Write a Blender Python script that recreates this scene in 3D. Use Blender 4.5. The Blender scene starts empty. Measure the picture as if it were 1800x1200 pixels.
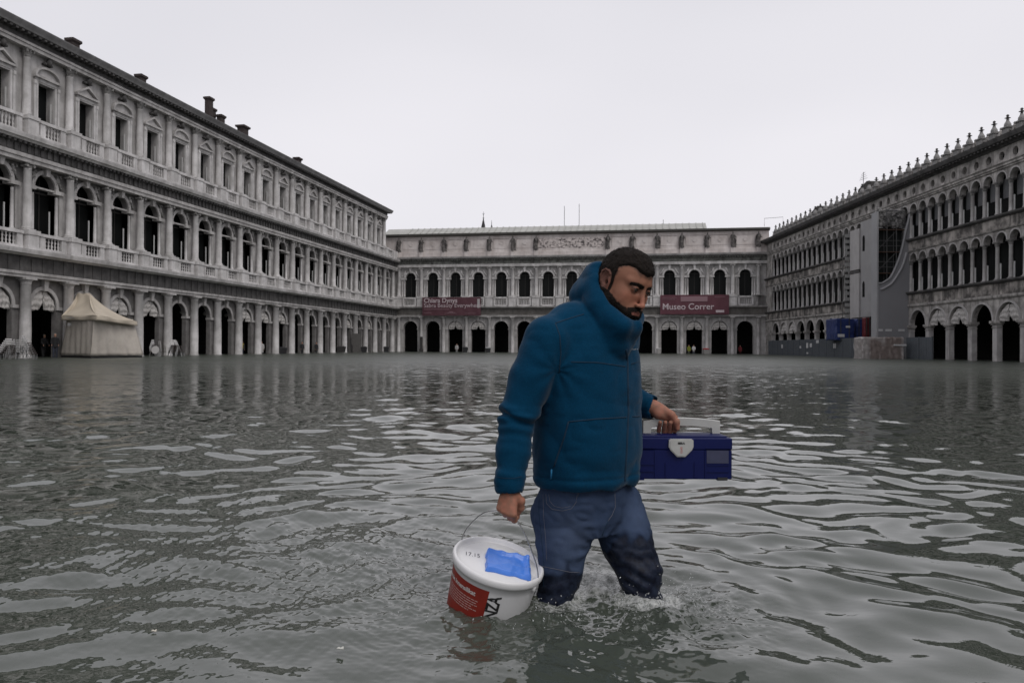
import bpy, math, random
import numpy as np
from mathutils import Matrix, Vector

# ------------------------------------------------------------------ camera, sky, sun, exposure
SC = bpy.context.scene
COL = SC.collection
CAM_H, F_PX, CX0, HOR0, ROLL = 0.92, 1350.0, 900.0, 609.0, 0.0055
cam_data = bpy.data.cameras.new("camera")
cam_data.lens = 27.0; cam_data.sensor_width = 36.0
cam_data.clip_start = 0.05; cam_data.clip_end = 3000
cam_data.dof.use_dof = True; cam_data.dof.focus_distance = 2.75; cam_data.dof.aperture_fstop = 14.0
cam = bpy.data.objects.new("camera", cam_data); COL.objects.link(cam)
cam.matrix_world = (Matrix.Translation((0, 0, CAM_H)) @ Matrix.Rotation(math.radians(90) + 9.0 / F_PX, 4, 'X')
                    @ Matrix.Rotation(ROLL, 4, 'Z'))
SC.camera = cam

SUN_EL, SUN_AZ = math.radians(50), math.radians(140)     # azimuth from +Y clockwise: behind the camera, to the right
world = bpy.data.worlds.new("World"); SC.world = world; world.use_nodes = True
nt = world.node_tree; nt.nodes.clear()
wo = nt.nodes.new("ShaderNodeOutputWorld"); bg = nt.nodes.new("ShaderNodeBackground")
sky = nt.nodes.new("ShaderNodeTexSky"); sky.sky_type = 'NISHITA'; sky.sun_disc = False
sky.sun_elevation = SUN_EL; sky.sun_rotation = SUN_AZ; sky.dust_density = 6; sky.air_density = 1.0
tc = nt.nodes.new("ShaderNodeTexCoord"); mp = nt.nodes.new("ShaderNodeMapping"); mp.inputs['Scale'].default_value = (1, 1, 2.5)
nz = nt.nodes.new("ShaderNodeTexNoise"); nz.inputs['Scale'].default_value = 0.9; nz.inputs['Detail'].default_value = 3
cr = nt.nodes.new("ShaderNodeValToRGB")
cr.color_ramp.elements[0].position = 0.3; cr.color_ramp.elements[0].color = (0.71, 0.705, 0.755, 1)
cr.color_ramp.elements[1].position = 0.7; cr.color_ramp.elements[1].color = (0.87, 0.855, 0.90, 1)
sc_ = nt.nodes.new("ShaderNodeVectorMath"); sc_.operation = 'SCALE'; sc_.inputs['Scale'].default_value = 10.0
mx = nt.nodes.new("ShaderNodeMix"); mx.data_type = 'RGBA'; mx.inputs[0].default_value = 0.97
nt.links.new(tc.outputs['Generated'], mp.inputs['Vector']); nt.links.new(mp.outputs[0], nz.inputs['Vector'])
nt.links.new(nz.outputs[0], cr.inputs[0]); nt.links.new(cr.outputs[0], sc_.inputs[0])
nt.links.new(sky.outputs[0], mx.inputs[6]); nt.links.new(sc_.outputs[0], mx.inputs[7])
nt.links.new(mx.outputs[2], bg.inputs[0]); bg.inputs[1].default_value = 0.1
nt.links.new(bg.outputs[0], wo.inputs[0])

sun_d = bpy.data.lights.new("sun", 'SUN'); sun_d.energy = 1.0; sun_d.angle = math.radians(25); sun_d.color = (1, 0.97, 0.93)
sun = bpy.data.objects.new("sun", sun_d); COL.objects.link(sun)
sdir = Vector((math.sin(SUN_AZ) * math.cos(SUN_EL), math.cos(SUN_AZ) * math.cos(SUN_EL), math.sin(SUN_EL)))
sun.rotation_euler = sdir.to_track_quat('Z', 'Y').to_euler()
vs = SC.view_settings; vs.view_transform = 'Standard'; vs.look = 'None'; vs.exposure = 0.0; vs.gamma = 1.0
SC.render.engine = 'CYCLES'
SC.cycles.max_bounces = 6; SC.cycles.diffuse_bounces = 3; SC.cycles.glossy_bounces = 4
SC.cycles.use_denoising = True
rng = random.Random(7)

def at(px, py, Y):
    """the world point seen at photo pixel (px, py) at depth Y"""
    h = HOR0 + ROLL * (px - CX0)
    return np.array([(px - CX0) / F_PX * Y, Y, CAM_H + (h - py) / F_PX * Y])

# ------------------------------------------------------------------ materials
MATS = {}
def mat(name, color, rough=0.8, metal=0.0, spec=0.5, noise=0.0, nscale=8.0, streak=0.0, dark=None, bump=0.0, bscale=40.0,
        attr=None, sheen=0.0, mottle_lo=0.35, mottle_hi=0.65, bdist=0.01, coat=0.0, brick=None, alpha=1.0, detail=6):
    if name in MATS: return MATS[name]
    m = bpy.data.materials.new(name); m.use_nodes = True; n = m.node_tree; p = n.nodes['Principled BSDF']
    p.inputs['Roughness'].default_value = rough; p.inputs['Metallic'].default_value = metal
    p.inputs['Specular IOR Level'].default_value = spec
    p.inputs['Coat Weight'].default_value = coat
    if sheen: p.inputs['Sheen Weight'].default_value = sheen; p.inputs['Sheen Roughness'].default_value = 0.4
    col = None
    if attr:
        a = n.nodes.new("ShaderNodeAttribute"); a.attribute_name = attr; col = a.outputs['Color']
    geo = n.nodes.new("ShaderNodeNewGeometry"); pos = geo.outputs['Position']
    base = n.nodes.new("ShaderNodeRGB"); base.outputs[0].default_value = (*color, 1)
    if col is None: col = base.outputs[0]
    dk = dark if dark is not None else tuple(c * 0.45 for c in color)
    def mixc(fac, a, b, mode='MIX'):
        x = n.nodes.new("ShaderNodeMix"); x.data_type = 'RGBA'; x.blend_type = mode
        n.links.new(fac, x.inputs[0]); n.links.new(a, x.inputs[6])
        if isinstance(b, tuple): x.inputs[7].default_value = (*b, 1)
        else: n.links.new(b, x.inputs[7])
        return x.outputs[2]
    def mul(a, k):
        x = n.nodes.new("ShaderNodeMath"); x.operation = 'MULTIPLY'; n.links.new(a, x.inputs[0]); x.inputs[1].default_value = k
        return x.outputs[0]
    def nzn(scale, vec=pos, det=detail):
        t = n.nodes.new("ShaderNodeTexNoise"); t.inputs['Scale'].default_value = scale; t.inputs['Detail'].default_value = det
        t.inputs['Roughness'].default_value = 0.62
        n.links.new(vec, t.inputs['Vector']); return t.outputs[0]
    def ramp(a, lo, hi):
        x = n.nodes.new("ShaderNodeMapRange"); x.inputs[1].default_value = lo; x.inputs[2].default_value = hi
        n.links.new(a, x.inputs[0]); return x.outputs[0]
    if noise:
        col = mixc(mul(ramp(nzn(nscale), mottle_lo, mottle_hi), noise), col, dk)
    if streak:
        mp_ = n.nodes.new("ShaderNodeMapping"); mp_.inputs['Scale'].default_value = (2.6, 2.6, 0.22)
        n.links.new(pos, mp_.inputs['Vector'])
        col = mixc(mul(ramp(nzn(1.0, mp_.outputs[0]), 0.47, 0.72), streak), col, dk)
    if brick:
        bt = n.nodes.new("ShaderNodeTexBrick"); mp_ = n.nodes.new("ShaderNodeMapping"); mp_.inputs['Rotation'].default_value = brick[1]
        n.links.new(pos, mp_.inputs['Vector']); n.links.new(mp_.outputs[0], bt.inputs['Vector'])
        bt.inputs['Scale'].default_value = brick[0]; bt.inputs['Mortar Size'].default_value = 0.012
        bt.inputs['Color1'].default_value = (1, 1, 1, 1); bt.inputs['Color2'].default_value = (0.86, 0.84, 0.82, 1); bt.inputs['Mortar'].default_value = (0.45, 0.43, 0.42, 1)
        x = n.nodes.new("ShaderNodeMix"); x.data_type = 'RGBA'; x.blend_type = 'MULTIPLY'; x.inputs[0].default_value = 0.8
        n.links.new(col, x.inputs[6]); n.links.new(bt.outputs[0], x.inputs[7]); col = x.outputs[2]
    n.links.new(col, p.inputs['Base Color'])
    if bump:
        b = n.nodes.new("ShaderNodeBump"); b.inputs['Strength'].default_value = bump; b.inputs['Distance'].default_value = bdist
        n.links.new(nzn(bscale), b.inputs['Height']); n.links.new(b.outputs[0], p.inputs['Normal'])
    MATS[name] = m
    return m

# ------------------------------------------------------------------ objects
def link(o, parent=None):
    COL.objects.link(o)
    if parent is not None: o.parent = parent
    return o
def tag(o, label=None, cat=None, group=None, kind=None):
    if label: o['label'] = label
    if cat: o['category'] = cat
    if group: o['group'] = group
    if kind: o['kind'] = kind
    return o
def empty(name, loc=(0, 0, 0), rz=0.0, parent=None):
    o = bpy.data.objects.new(name, None); link(o, parent); o.location = loc; o.rotation_euler = (0, 0, rz); o.empty_display_size = 0.3
    return o
def mesh_obj(name, verts, faces, material, parent=None, smooth=False, cols=None):
    me = bpy.data.meshes.new(name)
    verts = np.asarray(verts, dtype=np.float32)
    if isinstance(faces, np.ndarray):
        nf = len(faces); k = faces.shape[1]
        me.vertices.add(len(verts)); me.vertices.foreach_set('co', verts.ravel())
        me.loops.add(nf * k); me.loops.foreach_set('vertex_index', faces.astype(np.int32).ravel())
        me.polygons.add(nf); me.polygons.foreach_set('loop_start', np.arange(0, nf * k, k, dtype=np.int32))
        me.update(calc_edges=True)
    else:
        me.from_pydata([tuple(map(float, v)) for v in verts], [], faces)
    if smooth: me.polygons.foreach_set('use_smooth', np.ones(len(me.polygons), dtype=bool))
    if cols is not None:
        a = me.color_attributes.new('Col', 'FLOAT_COLOR', 'POINT')
        c = np.ones((len(verts), 4), dtype=np.float32); c[:, :3] = cols; a.data.foreach_set('color', c.ravel())
    me.materials.append(material); me.update()
    o = bpy.data.objects.new(name, me); link(o, parent)
    return o
def dup(o, parent, loc=None, name=None, label=None, rz=None):
    c = o.copy(); link(c, parent)
    if loc is not None: c.location = loc
    if rz is not None: c.rotation_euler = (0, 0, rz)
    for ch in list(o.children): dup(ch, c)
    return c

class MB:
    """collects simple shapes in one mesh"""
    def __init__(s): s.v = []; s.f = []
    def quad(s, a, b, c, d):
        n = len(s.v); s.v += [a, b, c, d]; s.f.append((n, n + 1, n + 2, n + 3))
    def poly(s, pts):
        n = len(s.v); s.v += list(pts); s.f.append(tuple(range(n, n + len(pts))))
    def box(s, x0, x1, y0, y1, z0, z1):
        n = len(s.v)
        s.v += [(x0, y0, z0), (x1, y0, z0), (x1, y1, z0), (x0, y1, z0), (x0, y0, z1), (x1, y0, z1), (x1, y1, z1), (x0, y1, z1)]
        s.f += [(n, n + 3, n + 2, n + 1), (n + 4, n + 5, n + 6, n + 7), (n, n + 1, n + 5, n + 4), (n + 1, n + 2, n + 6, n + 5),
                (n + 2, n + 3, n + 7, n + 6), (n + 3, n, n + 4, n + 7)]
        return s
    def tbox(s, cx, cy, z0, z1, a0, b0, a1, b1):
        """box tapering from half sizes (a0, b0) to (a1, b1)"""
        n = len(s.v)
        s.v += [(cx - a0, cy - b0, z0), (cx + a0, cy - b0, z0), (cx + a0, cy + b0, z0), (cx - a0, cy + b0, z0),
                (cx - a1, cy - b1, z1), (cx + a1, cy - b1, z1), (cx + a1, cy + b1, z1), (cx - a1, cy + b1, z1)]
        s.f += [(n, n + 3, n + 2, n + 1), (n + 4, n + 5, n + 6, n + 7), (n, n + 1, n + 5, n + 4), (n + 1, n + 2, n + 6, n + 5),
                (n + 2, n + 3, n + 7, n + 6), (n + 3, n, n + 4, n + 7)]
    def lathe(s, cx, cy, prof, n=12):
        """prof: (radius, z) from bottom to top"""
        b = len(s.v)
        for r, z in prof:
            for i in range(n):
                a = 2 * math.pi * i / n; s.v.append((cx + r * math.cos(a), cy + r * math.sin(a), z))
        for j in range(len(prof) - 1):
            for i in range(n):
                k = (i + 1) % n; s.f.append((b + j * n + i, b + j * n + k, b + (j + 1) * n + k, b + (j + 1) * n + i))
        s.f.append(tuple(b + i for i in reversed(range(n)))); t = b + (len(prof) - 1) * n
        s.f.append(tuple(t + i for i in range(n)))
        return s
    def extx(s, prof, x0, x1, caps=True):
        """extrude a (y, z) outline along x"""
        b = len(s.v); n = len(prof)
        s.v += [(x0, y, z) for y, z in prof] + [(x1, y, z) for y, z in prof]
        for i in range(n):
            k = (i + 1) % n; s.f.append((b + i, b + k, b + n + k, b + n + i))
        if caps: s.f.append(tuple(b + i for i in reversed(range(n)))); s.f.append(tuple(b + n + i for i in range(n)))
    def exty(s, prof, y0, y1):
        """extrude an (x, z) outline along y"""
        b = len(s.v); n = len(prof)
        s.v += [(x, y0, z) for x, z in prof] + [(x, y1, z) for x, z in prof]
        for i in range(n):
            k = (i + 1) % n; s.f.append((b + i, b + k, b + n + k, b + n + i))
        s.f.append(tuple(b + i for i in reversed(range(n)))); s.f.append(tuple(b + n + i for i in range(n)))
    def tube(s, pts, r, n=8, r1=None, closed=False):
        pts = [Vector(p) for p in pts]; b = len(s.v); m = len(pts)
        up = Vector((0.123, 0.05, 1)).normalized(); prev = None
        for i, p in enumerate(pts):
            if closed: t = (pts[(i + 1) % m] - pts[i - 1]).normalized()
            else: t = (pts[min(i + 1, m - 1)] - pts[max(i - 1, 0)]).normalized()
            a = (prev - t * prev.dot(t)) if prev is not None else (up - t * up.dot(t))
            if a.length < 1e-4: a = Vector((1, 0, 0)) - t * t.x
            a.normalize(); prev = a; c = t.cross(a)
            rr = r if r1 is None else r + (r1 - r) * i / max(m - 1, 1)
            for k in range(n):
                q = p + (a * math.cos(2 * math.pi * k / n) + c * math.sin(2 * math.pi * k / n)) * rr
                s.v.append(tuple(q))
        for i in range(m if closed else m - 1):
            j = (i + 1) % m
            for k in range(n):
                l = (k + 1) % n; s.f.append((b + i * n + k, b + i * n + l, b + j * n + l, b + j * n + k))
        if not closed:
            s.f.append(tuple(b + k for k in reversed(range(n)))); s.f.append(tuple(b + (m - 1) * n + k for k in range(n)))
        return s
    def arch_wall(s, x0, x1, c, r, z0, zs, z1, y, depth, n=14, rect=False):
        """a wall panel x0..x1, z0..z1 at plane y pierced by an arch of half width r springing at zs, with reveals going back"""
        Q = s.quad
        if x0 < c - r: Q((x0, y, z0), (c - r, y, z0), (c - r, y, z1), (x0, y, z1))
        if c + r < x1: Q((c + r, y, z0), (x1, y, z0), (x1, y, z1), (c + r, y, z1))
        P = [(c - r, z0)]
        if rect: P += [(c - r, zs), (c + r, zs)]
        else: P += [(c - r * math.cos(math.pi * i / n), zs + r * math.sin(math.pi * i / n)) for i in range(n + 1)]
        P += [(c + r, z0)]
        for (xa, za), (xb, zb) in zip(P[1:-2], P[2:-1]):
            Q((xa, y, za), (xb, y, zb), (xb, y, z1), (xa, y, z1))
        for (xa, za), (xb, zb) in zip(P[:-1], P[1:]):
            Q((xa, y, za), (xa, y - depth, za), (xb, y - depth, zb), (xb, y, zb))
    def archivolt(s, c, r, w, zs, y0, y1, n=16):
        """a raised semicircular band"""
        for i in range(n):
            a, b = math.pi * i / n, math.pi * (i + 1) / n
            def P(rad, t): return (c - rad * math.cos(t), zs + rad * math.sin(t))
            (ax, az), (bx, bz), (cx, cz), (dx, dz) = P(r, a), P(r, b), P(r + w, b), P(r + w, a)
            s.quad((ax, y1, az), (bx, y1, bz), (cx, y1, cz), (dx, y1, dz))
            s.quad((dx, y0, dz), (dx, y1, dz), (cx, y1, cz), (cx, y0, cz))
            s.quad((ax, y1, az), (ax, y0, az), (bx, y0, bz), (bx, y1, bz))
    def build(s, name, material, parent=None, smooth=False):
        return mesh_obj(name, s.v, s.f, material, parent, smooth)

# ------------------------------------------------------------------ implicit surfaces (bodies, cloth, statues)
def _hash(ix, iy, iz, seed):
    h = (ix * 374761393 + iy * 668265263 + iz * 2147483647 * 0 + iz * 1274126177 + seed * 974634777) & 0xFFFFFFFF
    h = ((h ^ (h >> 13)) * 1274126177) & 0xFFFFFFFF
    h = h ^ (h >> 16)
    return (h & 0xFFFFFF).astype(np.float32) / float(0xFFFFFF)
def vnoise(x, y, z, seed=0):
    """value noise, about -1..1"""
    fx, fy, fz = np.floor(x), np.floor(y), np.floor(z)
    ix, iy, iz = fx.astype(np.int64), fy.astype(np.int64), fz.astype(np.int64)
    tx, ty, tz = x - fx, y - fy, z - fz
    tx = tx * tx * (3 - 2 * tx); ty = ty * ty * (3 - 2 * ty); tz = tz * tz * (3 - 2 * tz)
    o = 0
    for dx in (0, 1):
        for dy in (0, 1):
            for dz in (0, 1):
                w = (tx if dx else 1 - tx) * (ty if dy else 1 - ty) * (tz if dz else 1 - tz)
                o = o + w * _hash(ix + dx, iy + dy, iz + dz, seed)
    return o * 2 - 1
def sstep(x, a, b):
    t = np.clip((x - a) / (b - a), 0, 1); return t * t * (3 - 2 * t)

class Field:
    def __init__(s, lo, hi, h):
        s.h = h; s.lo = np.array(lo, float); n = np.ceil((np.array(hi) - s.lo) / h).astype(int) + 1; s.n = n
        s.ax = [s.lo[i] + h * np.arange(n[i]) for i in range(3)]
        s.f = np.full(n, 0.25, dtype=np.float32)
    def sl(s, lo, hi):
        r = []
        for i in range(3):
            a = int(max(0, math.floor((lo[i] - s.lo[i]) / s.h))); b = int(min(s.n[i], math.ceil((hi[i] - s.lo[i]) / s.h) + 1))
            r.append(slice(a, max(a, b)))
        return tuple(r)
    def grid(s, sl):
        x = s.ax[0][sl[0]][:, None, None]; y = s.ax[1][sl[1]][None, :, None]; z = s.ax[2][sl[2]][None, None, :]
        return x, y, z
    def op(s, lo, hi, fn, k=0.01, mode='add'):
        m = k * 1.2 + s.h * 3
        sl = s.sl(np.array(lo) - m, np.array(hi) + m)
        if any(q.stop - q.start <= 0 for q in sl): return
        d = fn(*s.grid(sl)).astype(np.float32); a = s.f[sl]
        if mode == 'sub': d = -d
        kk = max(k, 1e-5)
        if mode == 'add':
            hh = np.clip(0.5 + 0.5 * (a - d) / kk, 0, 1); s.f[sl] = a * (1 - hh) + d * hh - kk * hh * (1 - hh)
        else:                                                 # smooth max: subtraction and intersection
            hh = np.clip(0.5 - 0.5 * (a - d) / kk, 0, 1); s.f[sl] = a * (1 - hh) + d * hh + kk * hh * (1 - hh)
    def cap(s, a, b, ra, rb=None, k=0.01, mode='add'):
        rb = ra if rb is None else rb
        a, b = np.array(a, float), np.array(b, float); d = b - a; L = max(float(d @ d), 1e-12); R = max(ra, rb)
        def fn(x, y, z):
            t = np.clip(((x - a[0]) * d[0] + (y - a[1]) * d[1] + (z - a[2]) * d[2]) / L, 0, 1)
            return np.sqrt((x - a[0] - t * d[0]) ** 2 + (y - a[1] - t * d[1]) ** 2 + (z - a[2] - t * d[2]) ** 2) - (ra + (rb - ra) * t)
        s.op(np.minimum(a, b) - R, np.maximum(a, b) + R, fn, k, mode)
    def chain(s, pts, rs, k=0.01, mode='add'):
        for i in range(len(pts) - 1): s.cap(pts[i], pts[i + 1], rs[i], rs[i + 1], k, mode)
    def ell(s, c, r, M=None, k=0.01, mode='add', p=2.0):
        """ellipsoid; rows of M are its axes"""
        c = np.array(c, float); r = np.array(r, float); M = np.eye(3) if M is None else np.array(M)
        R = float(max(r)) * (1.0 if p == 2 else 1.35)
        def fn(x, y, z):
            q = [(M[i][0] * (x - c[0]) + M[i][1] * (y - c[1]) + M[i][2] * (z - c[2])) / r[i] for i in range(3)]
            if p == 2:
                k0 = np.sqrt(q[0] ** 2 + q[1] ** 2 + q[2] ** 2)
                k1 = np.sqrt((q[0] / r[0]) ** 2 + (q[1] / r[1]) ** 2 + (q[2] / r[2]) ** 2) + 1e-6
                return k0 * (k0 - 1) / k1
            k0 = (np.abs(q[0]) ** p + np.abs(q[1]) ** p + np.abs(q[2]) ** p) ** (1 / p)
            return (k0 - 1) * float(min(r))
        s.op(c - R, c + R, fn, k, mode)
    def rbox(s, c, r, M, rad, k=0.01, mode='add'):
        c = np.array(c, float); M = np.array(M); R = float(np.linalg.norm(r))
        def fn(x, y, z):
            q = [np.abs(M[i][0] * (x - c[0]) + M[i][1] * (y - c[1]) + M[i][2] * (z - c[2])) - (r[i] - rad) for i in range(3)]
            return np.sqrt(sum(np.maximum(t, 0) ** 2 for t in q)) + np.minimum(np.maximum(np.maximum(q[0], q[1]), q[2]), 0) - rad
        s.op(c - R, c + R, fn, k, mode)
    def warp(s, fn, band=0.03):
        """adds a displacement near the surface"""
        x, y, z = s.grid((slice(None),) * 3)
        m = np.abs(s.f) < band
        X = np.broadcast_to(x, s.f.shape)[m]; Y = np.broadcast_to(y, s.f.shape)[m]; Z = np.broadcast_to(z, s.f.shape)[m]
        s.f[m] += fn(X, Y, Z).astype(np.float32)
    def mesh(s, smooth=1):
        f = s.f; f[0], f[-1], f[:, 0], f[:, -1], f[:, :, 0], f[:, :, -1] = (1,) * 6
        ins = f < 0
        c = sum(ins[i:i + f.shape[0] - 1, j:j + f.shape[1] - 1, k:k + f.shape[2] - 1].astype(np.int8)
                for i in (0, 1) for j in (0, 1) for k in (0, 1))
        act = (c > 0) & (c < 8); I = np.argwhere(act); idx = np.full(act.shape, -1, np.int64); idx[act] = np.arange(len(I))
        acc = np.zeros((len(I), 3)); cnt = np.zeros(len(I)); cor = [(i, j, k) for i in (0, 1) for j in (0, 1) for k in (0, 1)]
        val = {q: f[I[:, 0] + q[0], I[:, 1] + q[1], I[:, 2] + q[2]] for q in cor}
        for a in cor:
            for ax in range(3):
                if a[ax]: continue
                b = tuple(a[i] + (1 if i == ax else 0) for i in range(3)); va, vb = val[a], val[b]
                m = (va < 0) != (vb < 0); t = va[m] / (va[m] - vb[m]); p = np.tile(np.array(a, float), (m.sum(), 1)); p[:, ax] += t
                acc[m] += p; cnt[m] += 1
        V = s.lo + s.h * (I + acc / cnt[:, None])
        F = []
        for ax in range(3):
            o = [i for i in range(3) if i != ax]
            n = f.shape; sl0 = [slice(1, n[i] - 1) for i in range(3)]; sl0[ax] = slice(0, n[ax] - 1)
            sl1 = list(sl0); sl1[ax] = slice(1, n[ax])
            A, B = ins[tuple(sl0)], ins[tuple(sl1)]; E = np.argwhere(A != B); flip = A[A != B]
            off = np.array([1 if i != ax else 0 for i in range(3)]); base = E + off
            q = []
            for da, db in ((0, 0), (1, 0), (1, 1), (0, 1)):
                cc = base.copy(); cc[:, o[0]] -= da; cc[:, o[1]] -= db; q.append(idx[cc[:, 0], cc[:, 1], cc[:, 2]])
            q = np.stack(q, 1)
            fl = flip if ax != 1 else ~flip
            q[~fl] = q[~fl][:, ::-1]
            F.append(q)
        F = np.concatenate(F)
        for _ in range(smooth):
            ac = np.zeros_like(V); ct = np.zeros(len(V))
            for i in range(4):
                a, b = F[:, i], F[:, (i + 1) % 4]
                for d in range(3): ac[:, d] += np.bincount(a, V[b, d], len(V)) + np.bincount(b, V[a, d], len(V))
                ct += np.bincount(a, minlength=len(V)) + np.bincount(b, minlength=len(V))
            V = V * 0.45 + 0.55 * ac / np.maximum(ct, 1)[:, None]
        return V, F
def loft(F, tab, k=0.02, p=2.3, A=(1, 0), B=(0, 1), mode='add'):
    """stack of ellipses: rows (z, cx, cy, half along A, half along B)"""
    t = np.array(tab, float); zz = t[:, 0]; R = t[:, 3:5].max() * 1.15
    def fn(x, y, z):
        zc = np.clip(z, zz[0], zz[-1]); g = [np.interp(zc, zz, t[:, i]) for i in range(1, 5)]
        u = ((x - g[0]) * A[0] + (y - g[1]) * A[1]) / g[2]; v = ((x - g[0]) * B[0] + (y - g[1]) * B[1]) / g[3]
        r = (np.abs(u) ** p + np.abs(v) ** p) ** (1 / p)
        d = (r - 1) * np.minimum(g[2], g[3]); e = np.maximum(zz[0] - z, z - zz[-1])
        return np.maximum(d, e)
    F.op((t[:, 1].min() - R, t[:, 2].min() - R, zz[0]), (t[:, 1].max() + R, t[:, 2].max() + R, zz[-1]), fn, k, mode)

def text_mesh(body, size, bold=0.0, extrude=0.0, align='LEFT', space=1.0):
    c = bpy.data.curves.new('txt', 'FONT'); c.body = body; c.size = size; c.offset = bold; c.extrude = extrude; c.align_x = align; c.space_character = space
    o = bpy.data.objects.new('txt', c); COL.objects.link(o)
    bpy.context.view_layer.update()
    me = bpy.data.meshes.new_from_object(o.evaluated_get(bpy.context.evaluated_depsgraph_get()))
    V = np.array([v.co[:] for v in me.vertices]); P = [tuple(p.vertices) for p in me.polygons]
    bpy.data.objects.remove(o); bpy.data.curves.remove(c); bpy.data.meshes.remove(me)
    return V, P
# ------------------------------------------------------------------ water and ground
STONE = mat('istrian_stone', (0.50, 0.485, 0.475), rough=0.85, noise=0.6, nscale=0.9, streak=0.55, dark=(0.17, 0.16, 0.155), bump=0.5, bscale=9, bdist=0.02)
STONE_W = mat('washed_stone', (0.66, 0.642, 0.635), rough=0.85, noise=0.6, nscale=0.8, streak=0.5, dark=(0.24, 0.23, 0.22), bump=0.4, bscale=9, bdist=0.02)
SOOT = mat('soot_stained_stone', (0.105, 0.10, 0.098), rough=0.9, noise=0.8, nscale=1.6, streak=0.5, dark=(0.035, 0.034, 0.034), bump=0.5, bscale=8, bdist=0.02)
GREYST = mat('weathered_grey_stone', (0.52, 0.495, 0.47), rough=0.88, noise=0.75, nscale=1.1, streak=0.85, dark=(0.075, 0.07, 0.066), bump=0.5, bscale=9, bdist=0.02)
APRON = mat('stained_apron_stone', (0.42, 0.39, 0.36), rough=0.9, noise=0.9, nscale=0.9, streak=1.0, dark=(0.05, 0.047, 0.044), bump=0.4, bscale=7, bdist=0.02, mottle_lo=0.38, mottle_hi=0.58)
PINK = mat('pale_pinkish_plaster', (0.64, 0.595, 0.575), rough=0.9, noise=0.5, nscale=0.6, streak=0.35, dark=(0.26, 0.215, 0.195), bump=0.3, bscale=6, bdist=0.02)
CAPST = mat('carved_stone', (0.33, 0.32, 0.31), rough=0.9, noise=0.9, nscale=5.0, dark=(0.06, 0.06, 0.058), bump=1.0, bscale=14, bdist=0.05)
DARKSP = mat('sooty_spandrel_stone', (0.20, 0.192, 0.187), rough=0.9, noise=0.7, nscale=1.6, streak=0.5, dark=(0.09, 0.085, 0.083), bump=0.5, bscale=9, bdist=0.02)  # stone dark with soot, for the arcade wall and spandrels
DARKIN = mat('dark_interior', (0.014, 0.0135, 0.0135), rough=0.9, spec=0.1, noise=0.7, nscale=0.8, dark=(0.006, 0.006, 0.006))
GLASS = mat('window_glass', (0.010, 0.011, 0.011), rough=0.6, spec=0.08, noise=0.3, nscale=0.4)
LEAD = mat('lead_roof', (0.40, 0.40, 0.375), rough=0.6, noise=0.4, nscale=0.7, dark=(0.22, 0.22, 0.2))
ROOFD = mat('dark_roof', (0.07, 0.066, 0.062), rough=0.85, noise=0.4, nscale=1.0)
BRICK = mat('chimney_brick', (0.045, 0.034, 0.032), rough=0.9, noise=0.5, nscale=3.0)
PALE = mat('pale_glint_and_stitch', (0.50, 0.50, 0.49), rough=0.6)  # pale colour of the imitated window edge reflections and the chest mark
GCURT = mat('grey_blind_cloth', (0.13, 0.132, 0.138), rough=0.9, noise=0.5, nscale=1.2)
CURT = mat('white_curtain_cloth', (0.50, 0.48, 0.46), rough=0.85, noise=0.4, nscale=2.5, dark=(0.25, 0.24, 0.23))

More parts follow.
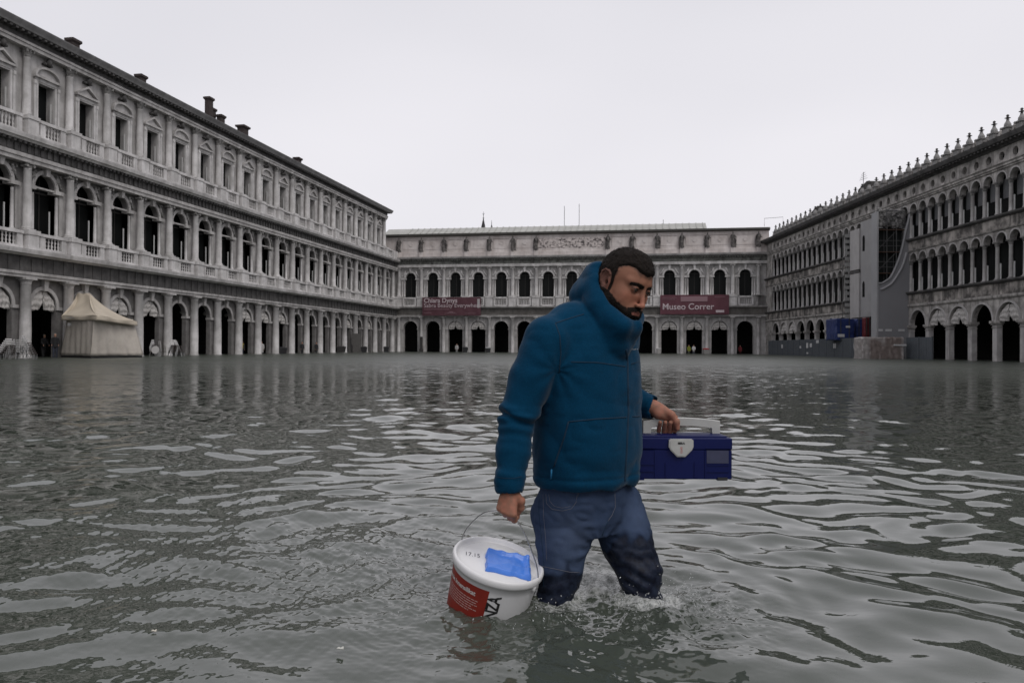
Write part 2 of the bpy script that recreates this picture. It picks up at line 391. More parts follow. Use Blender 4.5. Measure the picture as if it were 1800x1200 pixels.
LEG_A, LEG_B, BUCK = (0.150, 2.80), (0.470, 2.83), (-0.045, 2.72)
def build_water():
    A0 = math.radians(44)
    ang = np.concatenate([np.linspace(-A0, A0, 1301), np.linspace(A0, 2 * math.pi - A0, 130)[1:-1]])
    ypx = np.linspace(545, 19, 760)
    r = np.concatenate([[0.25, 0.7, 1.1], CAM_H * 768 / ypx, np.geomspace(38, 420, 36)])
    th, R = np.meshgrid(ang, r)
    X = R * np.sin(th); Y = R * np.cos(th)
    rs = np.random.RandomState(11); Z = np.zeros_like(X)
    sp = np.gradient(r)[:, None]
    wx = X + 0.16 * np.sin(1.7 * Y + 0.6 * X + 1) + 0.06 * np.sin(5.1 * Y - 2.3 * X) + .10 * vnoise(X * 1.3, Y * 1.3, X * 0, 77)
    wy = Y + 0.15 * np.sin(1.3 * X - 0.9 * Y + 2) + 0.06 * np.sin(4.3 * X + 1.9 * Y) + .12 * vnoise(X * 1.4, Y * 1.4, X * 0, 78)
    n = 84
    lam = np.exp(rs.uniform(math.log(0.10), math.log(1.5), n))
    for L in lam:
        d = rs.normal(0, 0.95); k = 2 * math.pi / L
        slope = 0.0205 * (1.0 if L < 0.34 else (L / 0.34) ** -0.75) * (1.0 if L > 0.22 else 0.55 * (L / .22) ** .8 + .05)
        att = np.clip((L / np.maximum(sp, 1e-3) - 2.0) / 3.0, 0, 1)
        Z += att * slope / k * np.sin(k * (wx * math.sin(d) + wy * math.cos(d)) + rs.uniform(0, 6.28))
    # patches of calmer and rougher water
    pat = vnoise(X * 0.33, Y * 0.28, X * 0, 3) * 0.30 + vnoise(X * 1.1, Y * 0.8, X * 0, 4) * .22 + 0.95
    Z = Z * pat
    near = R < 9
    zx, zy = X[near], Y[near]; dz = np.zeros_like(zx)
    def g(cx, cy, s): return np.exp(-((zx - cx) ** 2 + (zy - cy) ** 2) / (2 * s * s))
    # the disturbed wake behind the man
    wk = g(-0.75, 3.3, 0.62) * 0.9 + g(-0.2, 3.1, 0.45) + g(-1.6, 3.9, 0.7) * 0.5 + g(0.3, 2.75, 0.35)
    for L in np.exp(rs.uniform(math.log(0.022), math.log(0.09), 34)):
        d = rs.uniform(0, 6.28); k = 2 * math.pi / L
        dz += 0.030 / k * np.sin(k * (zx * math.sin(d) + zy * math.cos(d)) + rs.uniform(0, 6.28) + 2 * vnoise(zx * 5, zy * 5, zx * 0, 9)) * wk
    foam = np.zeros_like(zx)
    for (cx, cy, w) in ((LEG_A[0], LEG_A[1], 0.8), (LEG_B[0], LEG_B[1], 1.0), (BUCK[0], BUCK[1], 0.45)):
        rr = np.hypot(zx - cx, (zy - cy)); rad = 0.075 if w != 0.45 else 0.16
        e = np.exp(-((rr - rad) / 0.045) ** 2)
        dz += w * 0.012 * e * (1 + 0.8 * vnoise(zx * 30, zy * 30, zx * 0, 5))
        dz += w * 0.006 * np.cos((rr - rad) * 2 * math.pi / 0.11) * np.exp(-rr / 0.30) * (rr > rad)
        foam += w * np.exp(-((rr - rad - 0.01) / 0.07) ** 2) * 0.55
    foam += g(0.37, 3.00, 0.12) * 2.4 + g(0.62, 2.72, 0.13) * 0.85 + g(0.30, 2.62, 0.17) * 0.5 + g(-0.72, 3.35, 0.22) * 0.28 + g(-0.42, 2.72, 0.16) * 0.3
    rough = g(0.36, 3.00, 0.16) + g(0.62, 2.72, 0.16) + g(0.32, 2.64, 0.22) * 0.9 + g(-0.05, 2.60, 0.2) * 0.6
    dz += rough * (0.009 * vnoise(zx * 15, zy * 15, zx * 0, 6) + 0.005 * vnoise(zx * 37, zy * 37, zx * 0, 7) + 0.0025 * vnoise(zx * 80, zy * 80, zx * 0, 8))
    dz += g(0.36, 2.98, 0.12) * 0.012
    Z[near] += dz
    fo = np.zeros(X.shape); fo[near] = np.clip(foam * (.75 + .5 * vnoise(zx * 9, zy * 9, zx * 0, 22)), 0, 1)
    m, k = X.shape
    V = np.stack([X.ravel(), Y.ravel(), Z.ravel()], 1)
    i = np.arange(m - 1)[:, None] * k; j = np.arange(k)[None, :]; j2 = (j + 1) % k
    F = np.stack([(i + j), (i + k + j), (i + k + j2), (i + j2)], -1).reshape(-1, 4)
    mt = bpy.data.materials.new('murky_floodwater'); mt.use_nodes = True; N = mt.node_tree; p = N.nodes['Principled BSDF']
    p.inputs['Roughness'].default_value = 0.025; p.inputs['IOR'].default_value = 1.60
    a = N.nodes.new('ShaderNodeAttribute'); a.attribute_name = 'Col'
    geo = N.nodes.new('ShaderNodeNewGeometry')
    t0 = N.nodes.new('ShaderNodeTexNoise'); t0.inputs['Scale'].default_value = 0.5; N.links.new(geo.outputs['Position'], t0.inputs['Vector'])
    murk = N.nodes.new('ShaderNodeMix'); murk.data_type = 'RGBA'; murk.inputs[6].default_value = (0.046, 0.054, 0.043, 1); murk.inputs[7].default_value = (0.060, 0.070, 0.056, 1)
    N.links.new(t0.outputs[0], murk.inputs[0])
    mxx = N.nodes.new('ShaderNodeMix'); mxx.data_type = 'RGBA'; mxx.inputs[7].default_value = (0.62, 0.63, 0.62, 1)
    N.links.new(murk.outputs[2], mxx.inputs[6])
    ft = N.nodes.new('ShaderNodeTexNoise'); ft.inputs['Scale'].default_value = 70; ft.inputs['Detail'].default_value = 5; ft.inputs['Roughness'].default_value = .7; N.links.new(geo.outputs['Position'], ft.inputs['Vector'])
    ad = N.nodes.new('ShaderNodeMath'); ad.operation = 'MULTIPLY_ADD'; ad.inputs[1].default_value = .42; N.links.new(a.outputs['Fac'], ad.inputs[0]); N.links.new(ft.outputs[0], ad.inputs[2])
    fr_ = N.nodes.new('ShaderNodeMapRange'); fr_.inputs[1].default_value = .74; fr_.inputs[2].default_value = .98; fr_.inputs[4].default_value = .62; N.links.new(ad.outputs[0], fr_.inputs[0])
    N.links.new(fr_.outputs[0], mxx.inputs[0]); N.links.new(mxx.outputs[2], p.inputs['Base Color'])
    mr = N.nodes.new('ShaderNodeMapRange'); mr.inputs[3].default_value = 0.025; mr.inputs[4].default_value = 0.5
    N.links.new(fr_.outputs[0], mr.inputs[0]); vl0 = N.nodes.new('ShaderNodeVectorMath'); vl0.operation = 'LENGTH'; N.links.new(geo.outputs['Position'], vl0.inputs[0]); dr = N.nodes.new('ShaderNodeMapRange'); dr.inputs[1].default_value = 9; dr.inputs[2].default_value = 50; dr.inputs[4].default_value = .30; N.links.new(vl0.outputs['Value'], dr.inputs[0]); ra = N.nodes.new('ShaderNodeMath'); N.links.new(mr.outputs[0], ra.inputs[0]); N.links.new(dr.outputs[0], ra.inputs[1]); N.links.new(ra.outputs[0], p.inputs['Roughness'])
    mp_ = N.nodes.new('ShaderNodeMapping'); mp_.inputs['Scale'].default_value = (1.0, 1.5, 1); N.links.new(geo.outputs['Position'], mp_.inputs['Vector'])
    b2 = N.nodes.new('ShaderNodeBump')
    t2 = N.nodes.new('ShaderNodeTexNoise'); t2.inputs['Scale'].default_value = 16; t2.inputs['Detail'].default_value = 2; N.links.new(mp_.outputs[0], t2.inputs['Vector'])
    b2.inputs['Strength'].default_value = 0.12; b2.inputs['Distance'].default_value = 0.005; N.links.new(t2.outputs[0], b2.inputs['Height'])
    # small ripples the mesh is too coarse to carry far out: the normal itself is rocked by noise
    vl = N.nodes.new('ShaderNodeVectorMath'); vl.operation = 'LENGTH'; N.links.new(geo.outputs['Position'], vl.inputs[0])
    def vm(op, a, b=None, k=None):
        x = N.nodes.new('ShaderNodeVectorMath'); x.operation = op; N.links.new(a, x.inputs[0])
        if b is not None:
            if isinstance(b, tuple): x.inputs[1].default_value = b
            else: N.links.new(b, x.inputs[1])
        if k is not None: N.links.new(k, x.inputs['Scale'])
        return x.outputs[0]
    nrm = b2.outputs[0]
    for sc_n, d0, d1, amp in ((6.0, 6.5, 16, .28), (2.2, 11, 30, .48), (0.8, 28, 60, .42)):
        t = N.nodes.new('ShaderNodeTexNoise'); t.inputs['Scale'].default_value = sc_n; t.inputs['Detail'].default_value = 1.5; N.links.new(mp_.outputs[0], t.inputs['Vector'])
        f = N.nodes.new('ShaderNodeMapRange'); f.inputs[1].default_value = d0; f.inputs[2].default_value = d1; f.inputs[4].default_value = 1.0; N.links.new(vl.outputs['Value'], f.inputs[0])
        v = vm('MULTIPLY', vm('SUBTRACT', t.outputs['Color'], (.5, .5, .5)), (amp * .7, amp * 1.25, 0)); v = vm('SCALE', v, k=f.outputs[0]); nrm = vm('ADD', nrm, v)
    nrm = vm('NORMALIZE', nrm); N.links.new(nrm, p.inputs['Normal'])
    c = fo.ravel()
    o = mesh_obj('water', V, F, mt, smooth=True, cols=np.stack([c, c, c], 1))
    tag(o, 'rippling grey green floodwater covering the whole square', kind='structure')
build_water()
g_ = MB(); g_.box(-300, 300, -60, 400, -1.0, -0.45)
tag(g_.build('pavement', mat('trachyte_paving', (0.12, 0.12, 0.12), noise=0.3)), 'stone paving of the square under the floodwater', kind='structure')

# ------------------------------------------------------------------ shared building pieces (unit meshes made once, then copied)
def column_mb(r, z0, z1, base=0.35, cap=0.45, n=14, ionic=True):
    m = MB(); b = MB()
    m.box(-r * 1.35, r * 1.35, -r * 1.35, r * 1.35, z0, z0 + base * 0.3)
    m.lathe(0, 0, [(r * 1.33, z0 + base * .3), (r * 1.38, z0 + base * .45), (r * 1.28, z0 + base * .6), (r * 1.08, z0 + base * .7), (r * 1.16, z0 + base * .85), (r, z0 + base),
                   (r * 1.0, z0 + (z1 - z0) * .4), (r * .87, z1 - cap), (r * 0.98, z1 - cap * .95), (r * 0.88, z1 - cap * .88)], n)
    if ionic:
        b.lathe(0, 0, [(r * .9, z1 - cap * .88), (r * 1.02, z1 - cap * .55), (r * 1.12, z1 - cap * .4)], n)
        for s in (-1, 1):
            pts = [(s * r * 1.02 + r * .34 * math.cos(t), z1 - cap * .5 + r * .34 * math.sin(t)) for t in np.linspace(0, 2 * math.pi, 10)[:-1]]
            b.exty(pts, -r * .9, r * 1.08)
        b.box(-r * 1.25, r * 1.25, -r * 1.2, r * 1.2, z1 - cap * .2, z1)
    else:
        b.lathe(0, 0, [(r * .92, z1 - cap * .88), (r * 1.0, z1 - cap * .6), (r * 1.22, z1 - cap * .35)], n)
        b.box(-r * 1.3, r * 1.3, -r * 1.3, r * 1.3, z1 - cap * .33, z1)
    return m, b
def corinth_cap(r, z0, z1):
    b = MB(); h = z1 - z0
    b.lathe(0, 0, [(r * .9, z0), (r * 1.15, z0 + h * .3), (r * .95, z0 + h * .33), (r * 1.3, z0 + h * .62), (r * 1.0, z0 + h * .66), (r * 1.35, z0 + h * .85)], 10)
    for sx in (-1, 1):
        for sy in (-1, 1): b.box(sx * r * 1.15 - r * .2, sx * r * 1.15 + r * .2, sy * r * 1.1 - r * .2, sy * r * 1.1 + r * .2, z0 + h * .55, z0 + h * .9)
    b.box(-r * 1.35, r * 1.35, -r * 1.35, r * 1.35, z1 - h * .14, z1)
    return b
def balusters(x0, x1, z0, z1, n, y, r=0.075):
    m = MB(); h = z1 - z0
    for i in range(n):
        x = x0 + (x1 - x0) * (i + .5) / n
        m.lathe(x, y, [(r, z0), (r, z0 + h * .08), (r * .45, z0 + h * .14), (r * 1.05, z0 + h * .32), (r * .5, z0 + h * .5), (r * 1.05, z0 + h * .68), (r * .45, z0 + h * .86), (r, z0 + h * .92), (r, z1)], 8)
    return m
def carve(w, h, seed, y=0.0):
    """a reclining carved relief figure filling a spandrel"""
    F = Field((-w, y - .05, 0), (w, y + .3, h), 0.045); r_ = random.Random(seed)
    F.cap((w * .5, y + .05, h * .9), (w * .25, y + .08, h * .55), .10, .13, .05); F.ell((w * .5, y + .12, h * .86), (.09, .09, .11), k=.03)
    F.cap((w * .25, y + .08, h * .55), (-w * .1, y + .06, h * .3), .12, .09, .05); F.cap((-w * .1, y + .06, h * .3), (-w * .35, y + .03, h * .08), .08, .05, .05)
    F.cap((w * .45, y + .08, h * .7), (-w * .1, y + .06, h * .8), .05, .04, .04)
    for i in range(9): F.ell((r_.uniform(-w * .5, w * .8), y + .03, r_.uniform(.1, h)), (.09, .07, .09), k=.03)
    return F.mesh(1)

def curtain_mesh(r, sag, seed, n=30):
    """swags of white cloth drawn up in the head of an arch, parted in the middle; local x across, z down from the apex"""
    m = MB(); rr = random.Random(seed)
    for side in (-1, 1):
        rows = 14; V = []
        ph = rr.uniform(0, 6)
        for i in range(n + 1):
            u = i / n; x = side * (0.03 + u * (r * 0.97))
            top = math.sqrt(max(r * r - x * x, 0)) - 0.02
            bot = -sag * (0.35 + 0.65 * u ** 0.6) * .8 + 0.045 * abs(math.sin(u * 6 + ph)) + 0.012 * math.sin(u * 19 + ph)
            bot = min(bot + max(0, 0.40 * (1 - u * 6)), top - 0.05)
            for j in range(rows + 1):
                t = j / rows; z = top + (bot - top) * t
                y = 0.045 * math.sin(u * 24 + ph + 1.0 * t) * (0.3 + 0.7 * t) + 0.10 * math.sin(t * math.pi) + 0.04 * math.sin(t * 17 + u * 7)
                V.append((x, y, z))
        b = len(m.v); m.v += V
        for i in range(n):
            for j in range(rows):
                a = b + i * (rows + 1) + j; m.f.append((a, a + 1, a + rows + 2, a + rows + 1))
    return m
_curt = {}
def curtain(parent_mat, x, y, zs, r, seed, label, group, sag=0.55):
    key = (round(r, 2), seed % 3, sag)
    if key not in _curt:
        o = curtain_mesh(r, sag, seed % 3).build('festoon_curtain', CURT, smooth=True)
        _curt[key] = o
        so = o.modifiers.new('thickness', 'SOLIDIFY'); so.thickness = 0.02
    else:
        o = _curt[key].copy(); link(o)
    o.matrix_world = parent_mat @ Matrix.Translation((x, y, zs))
    tag(o, label, 'curtain', group)
    return o

ORD = ['first', 'second', 'third', 'fourth', 'fifth', 'sixth', 'seventh', 'eighth', 'ninth', 'tenth', 'eleventh', 'twelfth', 'thirteenth', 'fourteenth', 'fifteenth',
       'sixteenth', 'seventeenth', 'eighteenth', 'nineteenth', 'twentieth', 'twenty-first']

# ------------------------------------------------------------------ the left building
def wall_matrix(origin, d):
    m = Matrix.Identity(4); m.col[0][:3] = (d[0], d[1], 0); m.col[1][:3] = (-d[1], d[0], 0); m.translation = Vector((origin[0], origin[1], 0))
    return m
ML = wall_matrix((-18.5 - .4 * .9826, 123.4 + .4 * .1856), Vector((-.1856, -.9826, 0)).normalized())
PIT, XL0, NB = 3.775, 2.1, 23
def build_left():
    root = empty('arcade_building'); root.matrix_world = ML
    tag(root, 'long white three storey arcaded building on the left with pediments over its top windows', 'building')
    L = XL0 + PIT * NB
    B = lambda k: XL0 + PIT * k
    w = MB(); wg = MB()                             # the stone wall of the three storeys
    for k in range(NB):
        x0, x1 = B(k), B(k + 1); c = (x0 + x1) / 2
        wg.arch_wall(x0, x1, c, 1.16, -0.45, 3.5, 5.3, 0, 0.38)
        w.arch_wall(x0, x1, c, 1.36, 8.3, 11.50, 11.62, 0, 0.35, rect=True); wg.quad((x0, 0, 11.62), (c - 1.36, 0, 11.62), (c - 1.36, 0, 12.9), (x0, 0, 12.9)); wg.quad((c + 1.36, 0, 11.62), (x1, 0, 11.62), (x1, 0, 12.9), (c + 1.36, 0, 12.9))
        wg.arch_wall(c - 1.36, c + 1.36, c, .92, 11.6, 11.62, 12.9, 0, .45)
        if k: w.arch_wall(x0, x1, c, 0.74, 15.9, 18.75, 20.5, 0, 0.6, rect=True); w.quad((x0, 0, 14.6), (x1, 0, 14.6), (x1, 0, 15.9), (x0, 0, 15.9))
    EX = PIT * 12; w.box(L + EX, L + 110, -9, 0, -.45, 21.6)
    for k in range(NB, NB + 12):                     # the same storeys run on past the camera, plainer
        x0, x1 = B(k), B(k + 1); c = (x0 + x1) / 2
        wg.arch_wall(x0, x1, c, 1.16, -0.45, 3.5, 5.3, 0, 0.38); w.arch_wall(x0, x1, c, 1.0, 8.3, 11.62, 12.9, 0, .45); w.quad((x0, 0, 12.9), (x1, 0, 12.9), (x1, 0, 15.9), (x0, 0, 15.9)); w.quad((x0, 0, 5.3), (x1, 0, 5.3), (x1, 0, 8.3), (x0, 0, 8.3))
        w.arch_wall(x0, x1, c, 0.74, 15.9, 18.75, 20.5, 0, 0.6, rect=True)
        for z0, z1, r in ((-.45, 5.3, .34), (8.4, 12.9, .26), (15.98, 20.5, .25)): w.lathe(x1, .36, [(r * 1.3, z0), (r * 1.3, z0 + .3), (r, z0 + .35), (r * .88, z1 - .4), (r * 1.3, z1 - .1), (r * 1.3, z1)], 12)
        w.box(x0, x1, .3, .8, 7.12, 8.3); w.box(x0, x1, .3, .7, 14.62, 15.94)
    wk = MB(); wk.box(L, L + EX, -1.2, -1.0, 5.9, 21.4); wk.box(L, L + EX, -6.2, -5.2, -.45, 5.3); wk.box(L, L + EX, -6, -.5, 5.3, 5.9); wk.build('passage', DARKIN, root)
    w.quad((-0.0, 0, -.45), (XL0, 0, -.45), (XL0, 0, 14.5), (0, 0, 14.5)); X3 = 5.35
    w.quad((0, 0, -.45), (0, 0, 15.9), (0, -9, 15.9), (0, -9, -.45)); w.quad((X3, 0, 14.5), (X3, 0, 21.5), (X3, -9, 21.5), (X3, -9, 14.5)); w.quad((X3, 0, 14.6), (B(1), 0, 14.6), (B(1), 0, 20.5), (X3, 0, 20.5)); w.quad((0, 0, 14.6), (X3, 0, 14.6), (X3, -9, 14.6), (0, -9, 14.6))
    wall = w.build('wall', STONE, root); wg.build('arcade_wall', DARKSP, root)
    # raised bands, keystones, imposts, frames: one trim mesh per bay
    def bands(name, prof, mt, z=-.9): m = MB(); m.extx(prof, z, L + PIT * 12); return m.build(name, mt, root)
    bands('architrave', [(-.1, 5.3), (.60, 5.3), (.60, 5.48), (.68, 5.5), (.68, 5.68), (-.1, 5.68)], STONE)
    fr = MB(); fr.extx([(-.1, 5.68), (.56, 5.68), (.56, 6.72), (-.1, 6.72)], -.56, L + PIT * 12)
    for i in range(int(L / .94)): fr.box(i * .94, i * .94 + .3, .56, .62, 5.7, 6.7)
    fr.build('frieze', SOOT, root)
    bands('cornice', [(-.1, 6.72), (.72, 6.72), (.80, 6.82), (1.1, 6.84), (1.15, 7.0), (1.18, 7.12), (-.1, 7.12)], STONE_W)
    bands('architrave', [(-.1, 12.9), (.62, 12.9), (.62, 13.15), (.70, 13.17), (.70, 13.42), (-.1, 13.42)], STONE)
    fr = MB(); fr.extx([(-.1, 13.42), (.54, 13.42), (.54, 14.2), (-.1, 14.2)], -.54, L + PIT * 12); r_ = random.Random(3)
    for i in range(int(L / .55)): fr.box(i * .55 + r_.uniform(0, .1), i * .55 + .3, .54, .54 + r_.uniform(.05, .12), 13.5, 13.95 + r_.uniform(0, .15))
    for i in range(int(L / .42)): fr.box(i * .42, i * .42 + .2, .54, .85, 14.02, 14.2)
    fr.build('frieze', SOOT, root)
    bands('cornice', [(-.1, 14.2), (.88, 14.2), (.95, 14.32), (1.1, 14.34), (1.15, 14.52), (1.17, 14.62), (-.1, 14.62)], STONE_W)
    bands('architrave', [(-.1, 20.5), (.50, 20.5), (.50, 20.72), (.58, 20.74), (.58, 20.9), (-.1, 20.9)], STONE, 4.9)
    fr = MB(); fr.extx([(-.1, 20.9), (.46, 20.9), (.46, 21.42), (-.1, 21.42)], 4.9, L + PIT * 12)
    for i in range(11, int(L / .47)): fr.box(i * .47, i * .47 + .2, .46, .95, 21.26, 21.42)
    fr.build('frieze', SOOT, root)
    bands('cornice', [(-.1, 21.42), (1.0, 21.42), (1.05, 21.52), (1.15, 21.66), (1.22, 21.76), (1.25, 21.84), (-.1, 21.86)], mat('cornice_stone', (0.24, 0.235, 0.235), noise=0.6, nscale=1.0, streak=0.5, bump=.3, bscale=6), 4.3)
    # roof with chimneys
    rf = MB(); rf.extx([(1.2, 21.85), (-4, 22.25), (-9, 21.9), (-9, 21.5), (0, 21.5)], 4.2, L + PIT * 12); rf.extx([(.3, 14.62), (-9, 14.9), (-9, 14.6)], 0, 5.3)
    roof = rf.build('roof', ROOFD, root)
    def chim(x, y, wd, top, hh):
        m = MB(); m.box(-wd, wd, -wd * .7, wd * .7, 21.8, top); m.tbox(0, 0, top - .0, top + .12, wd, wd * .7, wd * 1.25, wd); m.box(-wd * 1.3, wd * 1.3, -wd * 1.05, wd * 1.05, top + .12, top + .3)
        o = m.build('chimney', BRICK, roof); o.location = (x, y, 0)
    for px, dy, wd, top in ((124, -1.2, .36, 23.2), (136, -2.0, .28, 22.9), (244, -1.2, .34, 23.2), (364, -1.2, .34, 24.5), (370, -1.9, .30, 24.0), (385, -1.2, .34, 23.4), (424, -1.2, .5, 23.5), (521, -1.2, .4, 23.2)):
        u = (px - 900) / F_PX
        # where the ray through this pixel column meets the line dy behind the wall
        o_ = ML @ Vector((0, dy, 0)); d_ = ML.to_3x3() @ Vector((1, 0, 0)); t = (u * o_.y - o_.x) / (d_.x - u * d_.y)
        chim(t, dy, wd, top, 0)
    for px in (465, 550):
        u = (px - 900) / F_PX; o_ = ML @ Vector((0, -1.5, 0)); d_ = ML.to_3x3() @ Vector((1, 0, 0)); t = (u * o_.y - o_.x) / (d_.x - u * d_.y)
        m = MB(); m.extx([(-1.2, 21.8), (.3, 21.9), (.3, 22.2), (-.5, 22.6), (-1.2, 22.4)], t - 2.2, t + 2.2); m.build('dormer', ROOFD, roof)
    # columns
    g, gc = column_mb(.36, -.45, 5.3, .55, .42, 18, ionic=False)
    for k in range(NB + 1):
        if k == 0: c0 = g.build('column', STONE_W, root, True); cc = gc.build('capital', STONE, c0); c0.location = (B(0), .36, 0)
        else: dup(c0, root, (B(k), .36, 0))
    g, gc = column_mb(.27, 8.42, 12.9, .36, .42, 16)
    for k in range(NB + 1):
        if k == 0: c1 = g.build('column', STONE_W, root, True); gc.build('capital', CAPST, c1); c1.location = (B(0), .42, 0)
        else: dup(c1, root, (B(k), .42, 0))
    g = MB(); g.box(-.36, .36, -.3, .3, 15.98, 16.1)
    g.lathe(0, 0, [(.31, 16.1), (.33, 16.18), (.28, 16.26), (.3, 16.32), (.255, 16.38), (.255, 18), (.225, 19.85), (.25, 19.87), (.22, 19.9)], 16)
    gc = corinth_cap(.24, 19.9, 20.5)
    for k in range(NB + 1):
        if k == 0: c2 = g.build('column', STONE_W, root, True); gc.build('capital', CAPST, c2); c2.location = (B(NB), .30, 0)
        elif k < NB: dup(c2, root, (B(k), .30, 0))
    # per bay pieces
    hb = PIT / 2
    t0 = MB(); t0.archivolt(0, 1.12, .24, 3.5, 0, .09); t0.box(-1.62, -1.12, 0, .12, 3.28, 3.5); t0.box(1.12, 1.62, 0, .12, 3.28, 3.5)
    t0.tbox(0, .1, 4.55, 5.3, .13, .14, .22, .2)
    t0.box(-1.27, -1.12, -.42, 0.02, 3.28, 3.48); t0.box(1.12, 1.27, -.42, 0.02, 3.28, 3.48)
    t1 = MB(); t1.archivolt(0, .92, .26, 11.62, 0, .12); t1.tbox(0, .14, 12.4, 12.9, .12, .16, .2, .22)
    for s in (-1, 1):
        a, b = sorted((s * .86, s * 1.58)); t1.box(a, b, -.5, .16, 11.36, 11.62)
    # a half storey wall ring narrowing the opening above the small columns
    sc, scc = column_mb(.115, 8.42, 11.36, .18, .26, 10)
    k1, sk = column_mb(.10, 16.0, 18.6, .16, .24, 8)
    ped_t = MB(); ped_t.box(-1.12, 1.12, 0, .30, 18.98, 19.14); ped_t.box(-1.0, 1.0, 0, .16, 18.75, 18.98)
    ped_s = MB(); ped_s.v = list(ped_t.v); ped_s.f = list(ped_t.f)
    ped_t.exty([(-1.12, 19.14), (-1.0, 19.14), (0, 19.72), (1.0, 19.14), (1.12, 19.14), (0, 19.88)], 0, .30)
    ped_t.exty([(-.9, 19.14), (.9, 19.14), (0, 19.64)], 0, .10)
    arc = [(1.12 * math.cos(t), 19.14 + .72 * math.sin(t)) for t in np.linspace(0, math.pi, 17)]
    arc2 = [(.98 * math.cos(t), 19.14 + .56 * math.sin(t)) for t in np.linspace(math.pi, 0, 17)]
    for i in range(16):
        a, b = arc[i], arc[i + 1]; c, d = arc2[::-1][i], arc2[::-1][i + 1]
        ped_s.quad((a[0], .3, a[1]), (b[0], .3, b[1]), (d[0], .3, d[1]), (c[0], .3, c[1]))
        ped_s.quad((a[0], 0, a[1]), (b[0], 0, b[1]), (b[0], .3, b[1]), (a[0], .3, a[1])); ped_s.quad((c[0], .3, c[1]), (d[0], .3, d[1]), (d[0], .05, d[1]), (c[0], .05, c[1]))
    ped_s.exty([(x * .97, z) for x, z in arc2[::-1]], 0, .10)
    wf = MB()                                       # stone window surround of the top floor
    for s in (-1, 1):
        a, b = sorted((s * .74, s * .90)); wf.box(a, b, 0, .14, 15.95, 18.8)
        a, b = sorted((s * .93, s * 1.14)); wf.box(a, b, 0, .2, 15.95, 16.15); wf.box(a, b, 0, .2, 18.5, 18.75); wf.box(a + .02, b - .02, 0, .16, 16.15, 18.5)
    wf.box(-.74, .74, 0, .1, 18.66, 18.75)
    pane = MB(); pane.box(-.74, .74, -.62, -.58, 15.9, 18.75); leaf = MB(); leaf.box(-.70, -.62, -.2, -.12, 16.3, 17.6)  # the thin pale post imitates the reflection at the window edge
    fr1 = MB()
    for x in (-.42, 0, .42): fr1.box(x - .03, x + .03, -.84, -.78, 8.3, 12.6)
    fr1.box(-1.1, 1.1, -.84, -.76, 11.3, 11.42)
    pane1 = MB(); pane1.box(-1.36, 1.36, -.9, -.86, 8.3, 12.9); post1 = MB(); post1.box(-.62, -.55, -.15, -.08, 8.4, 10.1)  # post1: pale upright added in place of the window edge's reflection
    head = MB(); head.lathe(0, .3, [(.05, 20.0), (.16, 20.06), (.2, 20.25), (.14, 20.42), (.04, 20.5)], 8); head.box(-.34, -.1, .0, .3, 20.02, 20.16); head.box(.1, .34, .0, .3, 20.02, 20.16)
    bal0 = balusters(-.72, .72, 7.34, 8.1, 5, .62); bal2 = balusters(-.68, .68, 14.86, 15.74, 5, .52)
    ra = MB()                                       # parapet blocks between the baluster panels
    for s in (-1, 1): a, b = sorted((s * .74, s * 1.16)); ra.box(a, b, .42, .78, 7.3, 8.14)
    ra.box(-1.16, 1.16, .40, .82, 7.12, 7.34); ra.box(-1.2, 1.2, .38, .84, 8.12, 8.32)
    ra.box(1.16, hb * 2 - 1.16, .22, .55, 7.12, 8.3); ra.box(1.44, hb * 2 - 1.44, .3, .96, 7.12, 8.12); ra.box(1.38, hb * 2 - 1.38, .0, 1.02, 8.12, 8.42); ra.box(1.38, hb * 2 - 1.38, .3, 1.02, 7.12, 7.32)
    rb = MB()
    for s in (-1, 1): a, b = sorted((s * .70, s * 1.12)); rb.box(a, b, .32, .68, 14.8, 15.78)
    rb.box(-1.12, 1.12, .30, .72, 14.62, 14.86); rb.box(-1.16, 1.16, .28, .74, 15.74, 15.94)
    rb.box(1.12, hb * 2 - 1.12, .14, .45, 14.62, 15.9); rb.box(1.44, hb * 2 - 1.44, .2, .86, 14.62, 15.76); rb.box(1.38, hb * 2 - 1.38, .0, .92, 15.74, 15.98); rb.box(1.38, hb * 2 - 1.38, .2, .92, 14.62, 14.86)
    cv = [carve(.55, 1.0, s) for s in (1,)]
    first = {}
    def put(key, maker, x):
        if key not in first: first[key] = maker(); first[key].location = (x, 0, 0)
        else: dup(first[key], root, (x, 0, 0))
    def win_top():
        o = wf.build('window', STONE_W, root); pane.build('pane', GLASS, o); leaf.build('reflection_post', PALE, o); k = k1
        return o
    def win_mid():
        o = fr1.build('window', mat('dark_frame', (.03, .028, .027)), root); pane1.build('pane', GLASS, o); post1.build('reflection_post', PALE, o)
        for s in (-1, 1):
            q = sc.build('small_column', STONE_W, o, True); q.location = (s * 1.06, .02, 0)
        return o
    def arch_low(): return t0.build('arch_moulding', STONE, root)
    def arch_mid():
        o = t1.build('arch_moulding', STONE, root)
        for s in (-1, 1):
            q = mesh_obj('spandrel_carving', cv[0][0] * np.array([s, 1, 1]) if False else cv[0][0], cv[0][1], CAPST, o, True); q.location = (s * 1.22, .04, 11.72); q.scale = (-s, 1, 1)
        return o
    for k in range(NB):
        c = B(k) + hb
        put('t0', arch_low, c); put('t1', arch_mid, c); put('w1', win_mid, c)
        if k:
            put('w2', win_top, c); put('pt' if k % 2 else 'ps', lambda: (ped_t if k % 2 else ped_s).build('pediment', STONE, root), c)
            put('hd', lambda: head.build('carved_head', SOOT, root, True), c)
        def bl0(): o = ra.build('balustrade', STONE_W, root); bal0.build('balusters', STONE_W, o, True); return o
        def bl2(): o = rb.build('balustrade', STONE_W, root); bal2.build('balusters', STONE_W, o, True); return o
        put('b0', bl0, c); put('b2', bl2, c)
